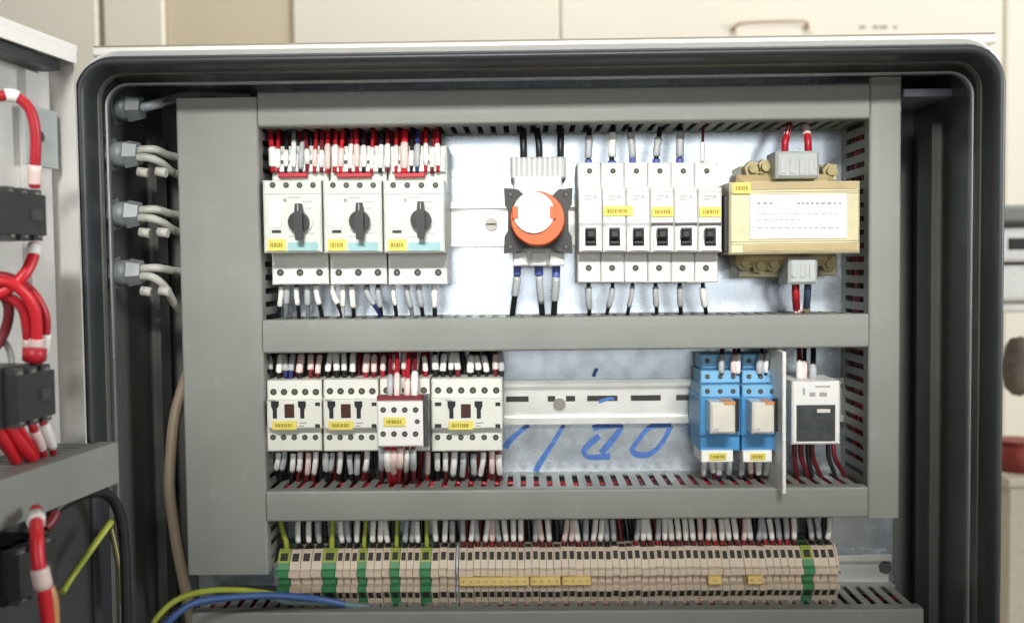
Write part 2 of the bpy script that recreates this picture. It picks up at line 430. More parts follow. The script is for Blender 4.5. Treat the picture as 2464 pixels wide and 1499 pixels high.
# handwriting in blue marker on the bare plate
def ink(name, pts, w=3.0):
    put(name, MB().ribbon([at(a, b, PY) for a, b in pts], w, PY - .3, .25), 'ink', plate)
ink('ink_stroke', [(1216, 1078), (1222, 1066), (1240, 1047), (1272, 1022)], 5.2)
ink('ink_stroke', [(1288, 1134), (1304, 1106), (1330, 1066), (1357, 1022)], 4.6)
ink('ink_stroke', [(1426, 1030), (1444, 1026), (1470, 1025), (1493, 1024), (1490, 1036), (1470, 1062), (1446, 1090)], 5.2)
ink('ink_stroke', [(1442, 1048), (1418, 1068), (1405, 1084), (1410, 1096), (1430, 1100), (1468, 1097)], 5.2)
ink('ink_stroke', [(1614, 1023), (1586, 1022), (1560, 1030), (1538, 1056), (1522, 1080), (1530, 1092), (1556, 1094), (1578, 1082), (1600, 1054), (1614, 1023)], 5.0)
ink('ink_stroke', [(1428, 906), (1432, 894), (1437, 886)], 3.0)

# ------------------------------------------------------------------ wiring ducts
FB = MB().cbox(-2.9, 2.9, 10, 55, 0, 1.5, .5)      # one finger of a slotted side (along x, thickness z)
fing_h = FB.mesh('finger'); fing_h.materials.append(MATS['duct'])
FV = MB().cbox(0, 1.5, 10, 55, -2.9, 2.9, .5)
fing_v = FV.mesh('finger'); fing_v.materials.append(MATS['duct'])
def duct(label, x0, x1, z0, z1, vert=False, cover=True, yo=0.0, pitch=10.0):
    d = empty('wiring_duct', label, 'wiring duct', ((x0 + x1) / 2, PY, z0), 'slotted grey wiring ducts on the plate')
    yf, yb = yo, PY - .3
    if vert:
        put('base', MB().box(x0 + .3, x1 - .3, yb - 2, yb, z0, z1).box(x0, x0 + 1.5, 55, yb - .1, z0, z1).box(x1 - 1.5, x1, 55, yb - .1, z0, z1), 'duct', d)
        if cover:
            w = x1 - x0; c = 1.6
            prof = [(x0 - .4, 11), (x0 - .4, yf + c), (x0 - .4 + c * .35, yf + c * .35), (x0 - .4 + c, yf), (x0 + w * .3, yf - .25), (x1 - w * .3, yf - .25), (x1 + .4 - c, yf), (x1 + .4 - c * .35, yf + c * .35), (x1 + .4, yf + c), (x1 + .4, 11), (x1 - .8, 11), (x1 - .8, yf + 2), (x0 + .8, yf + 2), (x0 + .8, 11)]
            mb = MB(); n = len(prof); mb.add([(x, y, z0) for x, y in prof] + [(x, y, z1) for x, y in prof], [tuple(range(n)), tuple(range(n, 2 * n))] + [(i, (i + 1) % n, n + (i + 1) % n, n + i) for i in range(n)])
            put('cover', mb, 'duct', d)
        z = z0 + 5
        while z < z1 - 3:
            share('finger', fing_v, d, (x0, 0, z)); share('finger', fing_v, d, (x1 - 1.5, 0, z)); z += pitch
    else:
        put('base', MB().box(x0, x1, yb - 2, yb, z0 + .3, z1 - .3).box(x0, x1, 55, yb - .1, z0, z0 + 1.5).box(x0, x1, 55, yb - .1, z1 - 1.5, z1), 'duct', d)
        if cover:
            h = z1 - z0; c = 1.6
            prof = [(11, z0 - .4), (yf + c, z0 - .4), (yf + c * .35, z0 - .4 + c * .35), (yf, z0 - .4 + c), (yf - .25, z0 + h * .3), (yf - .25, z1 - h * .3), (yf, z1 + .4 - c), (yf + c * .35, z1 + .4 - c * .35), (yf + c, z1 + .4), (11, z1 + .4), (11, z1 - .8), (yf + 2, z1 - .8), (yf + 2, z0 + .8), (11, z0 + .8)]
            put('cover', MB().prism_x(prof, x0, x1), 'duct', d)
        x = x0 + 5
        while x < x1 - 3:
            share('finger', fing_h, d, (x, 0, z0)); share('finger', fing_h, d, (x, 0, z1 - 1.5)); x += pitch
    return d
X_LL, X_LR = at(437, 780, 0)[0], at(630, 780, 0)[0]
X_RL, X_RR = at(2092, 740, 0)[0], at(2166, 740, 0)[0]
zc = lambda py, y=0: at(1360, py, y)[1]
Z1T, Z1B = zc(211), zc(295)
Z2T, Z2B = zc(764), zc(842)
Z3T, Z3B = zc(1178), zc(1249)
Z4T = zc(1470)
duct('wide vertical wiring duct at the plate edge beside the cable glands', X_LL, X_LR, at(530, 1382, 0)[1], at(530, 236, 0)[1], True)
duct('narrow vertical wiring duct beside the transformer and the timer', X_RL, X_RR, at(2130, 1246, 0)[1], at(2130, 186, 0)[1], True)
duct('topmost horizontal wiring duct above the rotary motor switches', X_LR + .8, X_RL - .8, Z1B, Z1T)
duct('middle horizontal wiring duct between the breakers and the contactors', X_LR + .8, X_RL - .8, Z2B, Z2T)
duct('lower horizontal wiring duct between the contactors and the terminal strip', X_LR + .8, X_RL - .8, Z3B, Z3T)
duct('bottom horizontal wiring duct in shade under the terminal strip', X_LL + 2, PR - 2, Z4T - 40, Z4T)

# loose wires lying inside the ducts, seen between the fingers
def inside(horizontal, a, b, c, lab, cols, spread):
    for i, (cm, cn) in enumerate(cols):
        yy = 15 + i * 37 / len(cols)
        ts = [j / 11 for j in range(12)]
        if horizontal: pts = [(a + (b - a) * t, yy + random.uniform(-2, 2), c + random.uniform(-spread, spread)) for t in ts]
        else: pts = [(c + random.uniform(-spread, spread), yy + random.uniform(-2, 2), a + (b - a) * t) for t in ts]
        wire(pts, 2.2, cm, f'{cn} wire lying inside {lab}, seen through its slots', 'wires lying in the ducts', n=6, seg=3)
CI = [('black_wire', 'foremost black'), ('red_wire', 'foremost red'), ('maroon_wire', 'foremost dark red'), ('soft_black', 'middle charcoal'), ('red_wire', 'middle red'), ('maroon_wire', 'middle dark red'), ('red_wire', 'rear red'), ('black_wire', 'rear black'), ('maroon_wire', 'rearmost dark red')]
inside(True, X_LR + 6, X_RL - 6, Z1B + 7, 'the topmost duct', [CI[0], CI[3], CI[7], CI[2]], 2)
inside(True, X_LR + 6, X_RL - 6, Z2T - 7, 'the middle duct', CI[:6], 3)
inside(True, X_LR + 6, X_RL - 6, Z3T - 4.6, 'the lower duct', CI, 1.6)
inside(False, Z3T + 10, Z1B - 5, X_RL + 4.6, 'the narrow vertical duct', CI, 1.6)
inside(True, X_LL + 8, PR - 8, Z4T - 6, 'the bottom duct', CI, 2.4)

# ------------------------------------------------------------------ din rails
def rail(label, px0, px1, py, slots=True, yr=PY, rows=None):
    x0, zc_ = at(px0, py, yr - 7.5); x1, _ = at(px1, py, yr - 7.5); zc_ = at(1300, py, yr - 7.5)[1]
    r = empty('mounting_rail', label, 'rail', ((x0 + x1) / 2, yr, zc_ - 17.5), 'steel mounting rails on the plate')
    y0 = yr - 7.5
    prof = [(y0, 17.5), (y0, 12.5), (yr - 1.3, 12.5), (yr - 1.3, -12.5), (y0, -12.5), (y0, -17.5), (y0 + 1.2, -17.5), (y0 + 1.2, -13.7), (yr - .1, -13.7), (yr - .1, 13.7), (y0 + 1.2, 13.7), (y0 + 1.2, 17.5)]
    put('profile', MB().prism_x([(a, zc_ + b) for a, b in prof], x0, x1), 'rail_steel', r)
    return r, x0, x1, zc_
r1, ra, rb, rz1 = rail('steel rail behind the motor switches and breakers', 640, 1760, 538)
sx, sz = at(1182, 540, PY - 3); put('rail_screw', MB().cyl((sx, PY - 4.5, sz), (0, 1, 0), 5.2, 3, 16), 'screw', r1); put('slot_mark', MB().box(sx - 4, sx + 4, PY - 4.8, PY - 4.4, sz - .6, sz + .6), 'hole', r1)
r2, ra, rb, rz2 = rail('slotted steel rail between contactors and blue relays', 645, 2030, 968)
for a, b in ((1218, 1272), (1318, 1336), (1362, 1384), (1413, 1486), (1518, 1590), (1627, 1665)):
    x0, z0 = at(a, 961, PY - 1.5); x1, _ = at(b, 961, PY - 1.5)
    put('slot', MB().cbox(x0, x1, PY - 1.7, PY - 1.2, rz2 - .2, rz2 + 4.2, .1), 'hole', r2)
sx, sz = at(1346, 972, PY - 3); put('rail_screw', MB().cyl((sx, PY - 4, sz), (0, 1, 0), 5, 2.6, 16), 'screw', r2)
x0, z0 = at(1452, 962, PY - 2); put('ink_stroke', MB().ribbon([at(1440, 966, PY), at(1466, 958, PY), at(1478, 960, PY)], 2.6, PY - 2.0, .2), 'ink', r2)
r3, ra, rb, rz3 = rail('steel rail carrying the terminal strip', 655, 2145, 1392)

# ------------------------------------------------------------------ row one: motor protection switches
def wtop(px, pyd, y_d, pye, y_e, lean=0):   # path from device terminal up into a duct
    return [px3(px, pyd, y_d), px3(px + lean * .1, pyd + (pye - pyd) * .35, y_d - 1), px3(px + lean * .6, pyd + (pye - pyd) * .7, (y_d + y_e) / 2 - 2), px3(px + lean, pye, y_e), px3(px + lean, pye + (12 if pye > pyd else -12), y_e + 4)]
NM = ['first', 'middle', 'last']
for i, (a, b) in enumerate(((632, 775), (777, 920), (922, 1070))):
    yf = -6
    g_ = root_at('motor_protection_switch', ['motor protection switch with black knob nearest the wide vertical duct', 'motor protection switch with black knob, middle one of three', 'motor protection switch with black knob beside the bare rail'][i], 'motor switch', (a, 432, b, 610), yf, 57, 'rotary motor protection switches')
    B(g_, 'body', 'pale_plastic', (a + 1, 434, b - 1, 608), yf, 56, 1.2)
    s = 714 / 738; ax = 1270 + (a - 1270) * s; bx = 1270 + (b - 1270) * s; w = bx - ax
    B(g_, 'upper_terminal_housing', 'pale_plastic', (ax + 1, 352, bx - 1, 462), 18, 56, 1)
    lo = B(g_, 'lower_terminal_housing', 'white_plastic', (ax + 1, 596, bx - 1, 685), 18, 56, 1)
    B(g_, 'auxiliary_block', 'white_plastic', (ax + 8, 372, bx - 6, 414), 14, 20, .8)
    for q in range(2): B(g_, 'contact_window', 'charcoal', (ax + 22 + q * w * .46, 386, ax + 44 + q * w * .46, 395), 13.6, 15, .2)
    B(g_, 'red_busbar', 'red_wire', (ax + 16, 416, ax + w * (.62 + .1 * (i % 2)), 427), 13, 20, .5)
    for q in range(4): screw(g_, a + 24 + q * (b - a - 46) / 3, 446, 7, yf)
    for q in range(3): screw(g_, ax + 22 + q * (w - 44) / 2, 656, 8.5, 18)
    B(g_, 'seam_groove', 'grey_plastic', (a + 4, 466, b - 4, 468), yf - .2, yf + 1, .1)
    kx, ky = (717, 532) if i == 0 else ((864, 530) if i == 1 else (1012, 527))
    kb = disc(g_, 'knob', 'black_plastic', kx, ky + 2, 25, yf - 6, 6, 24)
    X, Z = at(kx, ky, yf - 10); kk = k(yf - 10)
    put('knob_grip', MB().prism_y([(X + dx * kk, Z + dz * kk) for dx, dz in ((-7, 42), (7, 42), (10, 14), (10, -16), (8, -46), (-8, -46), (-10, -16), (-10, 14))], yf - 10, yf - 5), 'soft_black', kb)
    put('knob_mark', MB().box(X - 1 * kk, X + 1 * kk, yf - 10.3, yf - 9.9, Z + 24 * kk, Z + 40 * kk), 'grey_plastic', kb)
    put('dial_ring', MB().cyl((X, yf - 1, Z), (0, 1, 0), 29 * kk, 1.6, 28), 'pale_plastic', g_)
    tagplate(g_, 'yellow_label', (a + 12, 576, a + 56, 604), yf - .8)
    tagplate(g_, 'teal_strip', (a + 60, 583, b - 10, 604), yf - .6, pm='teal_strip', name='maker_strip')
    B(g_, 'trip_slot', 'black_plastic', (a + 22, 554, a + 44, 561), yf - .3, yf + 1, .1)
    B(g_, 'test_window', 'white_plastic', (a + 14, 478, a + 44, 548), yf - .35, yf + 1, .3)
    for (qa, qb, qc, qd) in ((62, 474, 92, 477), (96, 484, 120, 487), (104, 500, 118, 503), (104, 560, 124, 563), (62, 568, 80, 571)):
        B(g_, 'dial_print', 'sleeve_grey', (a + qa, qb, a + qc, qd), yf - .2, yf + .5, .05)
    B(g_, 'setting_dial', 'screw', (a + 50, 478, a + 58, 486), yf - .4, yf + 1, .1)

def cluster(spec, where, group, r, y_d, y_e, pyd, pye, sl, name='wire'):
    """spec: (px at device, colour, lean[, sleeve material])"""
    for i, sp in enumerate(spec):
        px, col, lean = sp[:3]; px += random.uniform(-2.2, 2.2); sm = sp[3] if len(sp) > 3 else 'sleeve'
        rr = r * (sp[4] if len(sp) > 4 else 1)
        cn = {'red_wire': 'red', 'bright_red': 'bright red', 'maroon_wire': 'dark red', 'black_wire': 'black', 'grey_wire': 'grey', 'navy_wire': 'navy', 'white_wire': 'white', 'blue_wire': 'blue', 'slate_wire': 'slate blue', 'yellow_green': 'yellow green', 'soft_black': 'charcoal', 'beige_cable': 'beige'}[col]
        sleeves = [(a, b, (sm if m_ is None else m_), nm, rf) for a, b, m_, nm, rf in sl] if sm else []
        j = random.uniform(-5, 5) if random.random() < .75 else random.uniform(-16, 16)
        rr *= random.uniform(.84, 1.05)
        sleeves = [(max(0, a + random.uniform(-.02, .03)), min(1, b + random.uniform(-.09, .07)), m_, nm, rf * random.uniform(.9, 1.08)) for a, b, m_, nm, rf in sleeves]
        wire(wtop(px, pyd + j * .3, y_d, pye, y_e, lean + j * .5), rr, col, f'{cn} wire, {ordn(i)} from the left {where}', group, sleeves, name, n=7, seg=4)
SL = [(.08, .40, None, 'marker_sleeve', 1.32)]
cluster([(657, 'red_wire', -6, 'sleeve', 1.3), (668, 'red_wire', 2), (690, 'black_wire', 4), (706, 'grey_wire', 2), (722, 'black_wire', 8, 'sleeve_grey'), (738, 'maroon_wire', -2), (756, 'red_wire', 4, 'sleeve_pink'), (772, 'maroon_wire', 4), (790, 'red_wire', -2, 'sleeve_pink'), (806, 'red_wire', 4), (822, 'bright_red', 4, 'sleeve_pink'),
         (842, 'maroon_wire', 6), (858, 'red_wire', -4, 'sleeve_pink'), (878, 'black_wire', -2), (896, 'red_wire', 4), (916, 'black_wire', 6), (934, 'maroon_wire', 4), (952, 'red_wire', 2), (972, 'bright_red', 0, 'sleeve_pink', 1.5), (990, 'black_wire', 4), (1002, 'navy_wire', 4, 'sleeve_grey'), (1026, 'red_wire', 2), (1042, 'maroon_wire', 2), (1056, 'red_wire', -2)],
        'above the motor switches', 'wires above the motor switches', 1.75, 15, 32, 416, 296, SL)
cluster([(676, 'black_wire', -6), (690, 'grey_wire', 2, 'sleeve_grey'), (712, 'black_wire', 2), (738, 'grey_wire', 0, 'sleeve_grey'), (760, 'black_wire', 14), (800, 'black_wire', 20), (826, 'white_wire', 2), (846, 'black_wire', 4), (884, 'navy_wire', 26, 'sleeve_grey'), (912, 'black_wire', 2, 'sleeve_grey'), (948, 'black_wire', 6), (980, 'grey_wire', 12, 'sleeve_grey'), (1006, 'black_wire', 12, 'sleeve_grey'), (1044, 'black_wire', 3)],
        'below the motor switches', 'wires below the motor switches', 1.8, 30, 36, 682, 756, [(.06, .55, None, 'marker_sleeve', 1.4)])

# ------------------------------------------------------------------ main switch
ms = root_at('main_switch', 'main switch with round orange and white knob on black base', 'switch', (1210, 450, 1378, 610), -2, 57)
B(ms, 'upper_terminal_cover', 'grey_plastic', (1228, 378, 1362, 430), 14, 56, 1.5)
for q in range(10): B(ms, 'cover_rib', 'white_plastic', (1234 + q * 12.4, 380, 1239 + q * 12.4, 428), 13.4, 16, .3)
B(ms, 'switch_body', 'white_plastic', (1238, 425, 1352, 640), 12, 56, 1.5)
bxx = [at(a, b, -2) for a, b in ((1212, 452), (1246, 456), (1262, 470), (1330, 470), (1344, 456), (1378, 452), (1376, 492), (1368, 506), (1368, 556), (1376, 570), (1378, 610), (1344, 606), (1330, 596), (1262, 596), (1246, 606), (1212, 610), (1214, 570), (1222, 556), (1222, 506), (1214, 492))]
put('base_plate', MB().prism_y(bxx[::-1], -2, 12), 'soft_black', ms)
for a, b in ((1228, 468), (1362, 468), (1228, 594), (1362, 594)): screw(ms, a, b, 7, -2)
X, Z = at(1293, 527, -8); kn = put('knob', MB().cyl((X, -18, Z), (0, 1, 0), 18.6, 17, 40, 20.5), 'orange', ms, smooth=True)
X2, Z2 = at(1284, 512, -19); put('knob_cap', MB().cyl((X2, -20.5, Z2), (0, 1, 0), 14.4, 3, 36, 15), 'white_gloss', kn, smooth=True)
for a, b in ((1240, 512), (1331, 512)):
    x, z = at(a, b, -20); put('finger_recess', MB().cbox(x - 2.2, x + 2.2, -21, -18, z - 4.5, z + 4.5, .5), 'orange', kn)
x, z = at(1283, 505, -21); put('pointer_frame', MB().box(x - 4, x - 3.3, -20.9, -20.4, z - 5, z + 5).box(x + 3.3, x + 4, -20.9, -20.4, z - 5, z + 5).box(x - 3.3, x + 3.3, -20.9, -20.4, z + 4.3, z + 5), 'sleeve_grey', kn)
for x in (1252, 1296, 1340): B(ms, 'lower_terminal', 'white_plastic', (x - 18, 606, x + 18, 640), 8, 30, 1)
cluster([(1262, 'black_wire', -4, None), (1300, 'black_wire', -8, None), (1350, 'black_wire', 2, None)], 'above the orange main switch', 'wires of the main switch', 2.6, 24, 34, 384, 296, [])
cluster([(1246, 'black_wire', -8, 'sleeve_grey'), (1296, 'black_wire', 6, 'sleeve_grey'), (1340, 'black_wire', -8, 'sleeve_grey')], 'below the orange main switch', 'wires of the main switch', 2.6, 22, 34, 632, 756, [(0, .22, 'ferrule_blue', 'ferrule_collar', 1.35), (.22, .6, None, 'marker_sleeve', 1.25)])

# ------------------------------------------------------------------ miniature breakers
for i in range(6):
    a = 1392 + i * 57.6; b = a + 57.2; top = 392 - i * .6; yf = -2
    lab = ['miniature breaker next to the main switch', 'miniature breaker with wide yellow label, second from the main switch', 'third miniature breaker from the main switch', 'fourth miniature breaker from the main switch, yellow label at its edge', 'fifth miniature breaker from the main switch, without own label', 'miniature breaker next to the transformer'][i]
    g_ = root_at('miniature_breaker', 'white ' + lab, 'breaker', (a, 392, b, 680), yf, 57, 'white miniature breakers on the rail')
    s = 718 / 733
    A, Bx = 1270 + (a - 1270) * s, 1270 + (b - 1270) * s
    B(g_, 'nose', 'mcb_plastic', (a + .6, 452, b - .6, 606), yf, 56, .9)
    B(g_, 'upper_housing', 'mcb_plastic', (A + .5, 392, Bx - .5, 470), 13, 56, .8)
    B(g_, 'lower_housing', 'mcb_plastic', (A + .5, 596, Bx - .5, 680), 13, 56, .8)
    B(g_, 'toggle_frame', 'white_gloss', (a + 9, 544, b - 7, 603), yf - 1.2, yf + 2, .5)
    B(g_, 'toggle_recess', 'charcoal', (a + 16, 548, b - 14, 592), yf - 1.5, yf + 1, .2)
    tg = B(g_, 'toggle', 'black_plastic', (a + 18, 552, b - 16, 574), yf - 9, yf + 1, 1.4)
    B(tg, 'toggle_tip', 'soft_black', (a + 17, 577, b - 15, 588), yf - 4, yf + 1, .8)
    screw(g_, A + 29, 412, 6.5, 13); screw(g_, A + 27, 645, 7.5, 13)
    B(g_, 'dark_bar', 'charcoal' if i > 2 else 'grey_plastic', (a + 2, 536, b - 2, 544), yf - .5, yf + 1, .2)
    for (qa, qb, qc, qd) in ((14, 470, 34, 474), (14, 478, 30, 482), (36, 470, 44, 478), (16, 527, 22, 532), (36, 526, 40, 532)):
        B(g_, 'rating_print', 'sleeve_grey', (a + qa, qb, a + qb * 0 + qc, qd), yf - .2, yf + .5, .05)
    B(g_, 'module_groove', 'grey_plastic', (a + 1, 462, b - 1, 463.5), yf - .15, yf + .5, .05)
    if i in (1, 3, 5): tagplate(g_, 'yellow_label', ((a + 2, 496, b + 16, 520) if i == 1 else (a + 4, 498, b - 2, 522)), yf - 1.0)
bl = MB(); x0, z0 = at(1394, 390, 16); x1, _ = at(1736, 386, 16)
cluster([(1416, 'black_wire', 0, 'sleeve_grey'), (1470, 'black_wire', 4, 'sleeve'), (1520, 'black_wire', -8, 'sleeve_grey'), (1578, 'black_wire', 12, 'sleeve_grey'), (1634, 'black_wire', 2, 'sleeve_grey')], 'above the miniature breakers', 'wires of the miniature breakers', 2.1, 26, 34, 396, 296, [(.02, .12, 'ferrule_blue', 'ferrule_collar', 1.5), (.12, .55, None, 'marker_sleeve', 1.45)])
wire(wtop(1690, 396, 26, 296, 34, 2), 1.1, 'maroon_wire', 'thin dark red wire above the miniature breaker next to the transformer', 'wires of the miniature breakers', [(.05, .4, 'sleeve', 'marker_sleeve', 1.7)])
cluster([(1418, 'black_wire', 2, 'sleeve_grey'), (1474, 'black_wire', -16, 'sleeve_grey'), (1524, 'black_wire', -10, 'sleeve_grey'), (1578, 'black_wire', 2, 'sleeve_grey'), (1634, 'black_wire', 4, 'sleeve_grey'), (1690, 'black_wire', 6, 'sleeve')], 'below the miniature breakers', 'wires of the miniature breakers', 1.7, 26, 34, 678, 756, [(.12, .62, None, 'marker_sleeve', 1.5)])

# ------------------------------------------------------------------ transformer
tr = root_at('control_transformer', 'brass coloured control transformer with white rating plate', 'transformer', (1756, 436, 2068, 612), -8, 64)
B(tr, 'core', 'transformer_steel', (1757, 438, 2068, 610), -8, 34, 1.5)
for zz in (448, 596): B(tr, 'lamination_edge', 'coil_tan', (1790, zz - 7, 2062, zz + 8), -8.6, -7, .3)
for zz in (461, 466, 580, 586): B(tr, 'lamination_groove', 'brass', (1760, zz, 2066, zz + 1.6), -8.25, -7, .05)
B(tr, 'end_plate', 'black_plastic', (1742, 470, 1757, 606), -2, 40, .5)
B(tr, 'coil', 'coil_tan', (1776, 420, 2006, 640), 16, 46, 5)
pl = B(tr, 'rating_plate', 'paper', (1806, 468, 2036, 574), -9.2, -8, .2)
mb = MB()
for row, (py, h) in enumerate(((490, 4.5), (514, 2.2), (530, 2.2), (549, 2.6))):
    px = 1822
    while px < 2020:
        d = random.uniform(5, 16) if row else random.uniform(6, 12)
        if not (row == 0 and 1860 < px < 1915) and not (row == 2 and px > 1925):
            x, z = at(px, py, -9.3); x2, _ = at(min(px + d, 2024), py, -9.3); mb.box(x, x2, -9.35, -9.1, z - h * .2, z + h * .2)
        px += d + random.uniform(2.5, 6)
put('print', mb, 'print_grey', pl)
tagplate(tr, 'yellow_label', (1764, 440, 1806, 466), -9.4)
ut = B(tr, 'upper_terminal_block', 'grey_plastic', (1868, 364, 1972, 428), 2, 30, 2)
for q in range(4): B(ut, 'terminal_slot', 'sleeve_grey', (1878 + q * 23, 382, 1890 + q * 23, 418), 1.4, 4, .3)
lt = B(tr, 'lower_terminal_block', 'grey_plastic', (1898, 620, 1968, 684), 2, 30, 2)
for q in range(3): B(lt, 'terminal_slot', 'sleeve_grey', (1906 + q * 21, 634, 1917 + q * 21, 668), 1.4, 4, .3)
for a, b in ((1808, 408), (1838, 404), (1994, 414)):
    x, z = at(a, b, 26); put('foot_bolt', MB().cyl((x, 22, z), (0, 1, 0), 6.2, 10, 6).cyl((x, 18, z), (0, 1, 0), 3.4, 4, 10), 'brass', tr)
for a, b in ((1790, 634), (1826, 640), (1858, 636), (1992, 636)):
    x, z = at(a, b, 24); put('foot_bolt', MB().cyl((x, 20, z), (0, 1, 0), 6.0, 12, 6).cyl((x, 17, z), (0, 1, 0), 3.2, 4, 10), 'brass', tr)
for a, b, c, d in ((1782, 400, 1806, 436), (1976, 396, 2014, 436), (1776, 612, 1890, 668), (1972, 612, 2014, 664)): B(tr, 'mounting_foot', 'transformer_steel', (a, b, c, d), 34, 64.8, 1)
cluster([(1890, 'red_wire', 10, 'sleeve_pink'), (1946, 'red_wire', -8, 'sleeve_pink')], 'above the transformer', 'wires of the transformer', 2.8, 14, 28, 366, 296, [(.36, .7, None, 'marker_sleeve', 1.1)])
for q, (a, ln) in enumerate(((1894, -14), (1944, -16))):
    pass
cluster([(1914, 'red_wire', 2, 'sleeve_pink'), (1944, 'slate_wire', 2, 'beige_cable')], 'below the transformer', 'wires of the transformer', 3.0, 16, 32, 680, 756, [(.62, .98, None, 'marker_sleeve', 1.06)])

# ------------------------------------------------------------------ row two: contactors
CT = [(640, 776, 'contactor nearest the wide vertical duct with yellow label', 0), (776, 912, 'contactor with yellow label, second from the wide vertical duct', 0), (912, 1036, 'contactor hidden behind the stepped auxiliary block', 1), (1036, 1210, 'contactor beside the bare slotted rail with yellow label', 0)]
for i, (a, b, lab, hid) in enumerate(CT):
    yf = -2
    g_ = root_at('contactor', 'pale ' + lab, 'contactor', (a, 912, b, 1085), yf, 57, 'pale contactors in the second row')
    t0 = 911 + (4 if i == 0 else 2 if i == 1 else 0)
    B(g_, 'body', 'contactor_body', (a + 1, t0 + 48, b - 1, 1032), yf, 56, 1)
    B(g_, 'upper_terminal_tier', 'contactor_body', (a + 1.5, t0, b - 1.5, t0 + 56), 6, 56, 1)
    B(g_, 'lower_terminal_tier', 'contactor_body', (a + 1.5, 1026, b - 1.5, 1086), 6, 56, 1)
    n = 5 if b - a < 150 else 6
    for q in range(n):
        px = a + 18 + q * (b - a - 34) / (n - 1)
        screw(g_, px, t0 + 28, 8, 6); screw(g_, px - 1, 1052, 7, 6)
    if not hid:
        c = (a + b) / 2 - (12 if i < 3 else 2)
        B(g_, 'indicator_window', 'brown_window', (c - 12, 972, c + 12, 1006), yf - .4, yf + 2, .4)
        for sx_ in (-1, 1):
            X, Z = at(c + sx_ * 33 - 2, 985, yf - .4); q_ = k(yf)
            put('latch_slot', MB().prism_y([(X + dx * q_ * (1 if sx_ > 0 else -1), Z + dz * q_) for dx, dz in ((-10, 20), (9, 20), (9, 8), (5, -2), (5, -22), (-5, -22), (-5, 2), (-10, 8))], yf - .4, yf + 2), 'black_plastic', g_)
        for (qa, qb, qc, qd) in ((24, 1016, 42, 1019), (24, 1023, 36, 1026), (-50, 962, -34, 965)):
            B(g_, 'print', 'print_grey', (c + qa, qb, c + qc, qd), yf - .2, yf + .5, .05)
        tagplate(g_, 'yellow_label', (c - 42, 1013, c + 18, 1034), yf - 1)
        for zz in (968, 1020):
            B(g_, 'side_slot', 'hole', (b - 18, zz, b - 6, zz + 9), yf - .3, yf + 1, .1)
            if i == 3: B(g_, 'side_slot', 'hole', (a + 10, zz, a + 26, zz + 9), yf - .3, yf + 1, .1)
ab = root_at('auxiliary_block', 'white auxiliary contact block stepping out in front of the contactors', 'contact block', (906, 962, 1026, 1076), -22, -3)
B(ab, 'housing', 'white_plastic', (906, 966, 1018, 1076), -22, -2.4, 1.2)
B(ab, 'side_cheek', 'charcoal', (1019, 954, 1030, 1076), -20, -2.4, .5)
B(ab, 'red_insert', 'maroon_wire', (906, 953, 1018, 965), -14, -2.4, .5)
for q in range(4):
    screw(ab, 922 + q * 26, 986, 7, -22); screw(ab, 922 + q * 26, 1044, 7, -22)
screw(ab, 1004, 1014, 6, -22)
tagplate(ab, 'yellow_label', (922, 1004, 976, 1026), -23)
C2 = [(.16, .66, None, 'marker_sleeve', 1.5)]
cluster([(650, 'black_wire', -2, 'sleeve_grey'), (670, 'black_wire', 4), (688, 'navy_wire', -4, 'sleeve_grey'), (700, 'navy_wire', 6, 'sleeve_grey'), (722, 'black_wire', 4, 'sleeve_pink'), (746, 'maroon_wire', 2, 'sleeve_pink'), (764, 'maroon_wire', 2, 'sleeve_pink'), (788, 'black_wire', 2), (810, 'black_wire', -4), (830, 'black_wire', -2), (848, 'black_wire', 2), (880, 'red_wire', 4, 'sleeve_pink'), (898, 'maroon_wire', 2, 'sleeve_pink'), (920, 'red_wire', 4, 'sleeve_pink'), (946, 'red_wire', 2, 'sleeve_pink'), (972, 'red_wire', 4, 'sleeve_pink'), (998, 'maroon_wire', 4, 'sleeve_pink'), (1022, 'red_wire', -2), (1048, 'black_wire', -2), (1066, 'black_wire', 2), (1084, 'black_wire', 4), (1104, 'maroon_wire', -4), (1130, 'black_wire', 2), (1150, 'black_wire', -6), (1172, 'black_wire', -8), (1194, 'maroon_wire', 2, 'sleeve_pink'), (1206, 'black_wire', 0, 'sleeve_grey')],
        'above the contactors', 'wires above the contactors', 1.7, 20, 34, 908, 845, C2)
cluster([(938, 'maroon_wire', 2, 'sleeve_grey'), (956, 'red_wire', 0, 'sleeve_pink'), (980, 'red_wire', 6, 'sleeve_pink'), (998, 'maroon_wire', 8, 'sleeve')], 'over the auxiliary contact block', 'wires of the auxiliary contact block', 1.6, -8, 22, 962, 848, [(.04, .34, None, 'marker_sleeve', 1.5)])
cluster([(652, 'black_wire', -6, 'sleeve_grey'), (668, 'black_wire', -8), (686, 'black_wire', -8, 'sleeve_grey'), (704, 'black_wire', -4), (724, 'maroon_wire', -8), (742, 'maroon_wire', -4, 'sleeve_pink'), (760, 'maroon_wire', -6), (782, 'black_wire', 2, 'sleeve_grey'), (800, 'black_wire', -6, 'sleeve_grey'), (820, 'black_wire', -4), (840, 'black_wire', 2, 'sleeve_grey'), (862, 'black_wire', -10, 'sleeve_grey'), (886, 'maroon_wire', -8), (1032, 'red_wire', -4, 'sleeve_pink'), (1052, 'black_wire', 4), (1072, 'maroon_wire', 2), (1092, 'black_wire', -6), (1116, 'black_wire', -6, 'sleeve_grey'), (1140, 'black_wire', 4, 'sleeve_grey'), (1162, 'soft_black', -4), (1184, 'maroon_wire', 2, 'sleeve_pink'), (1202, 'maroon_wire', 4)],
        'below the contactors', 'wires below the contactors', 1.7, 24, 40, 1080, 1168, [(.06, .48, None, 'marker_sleeve', 1.45)])
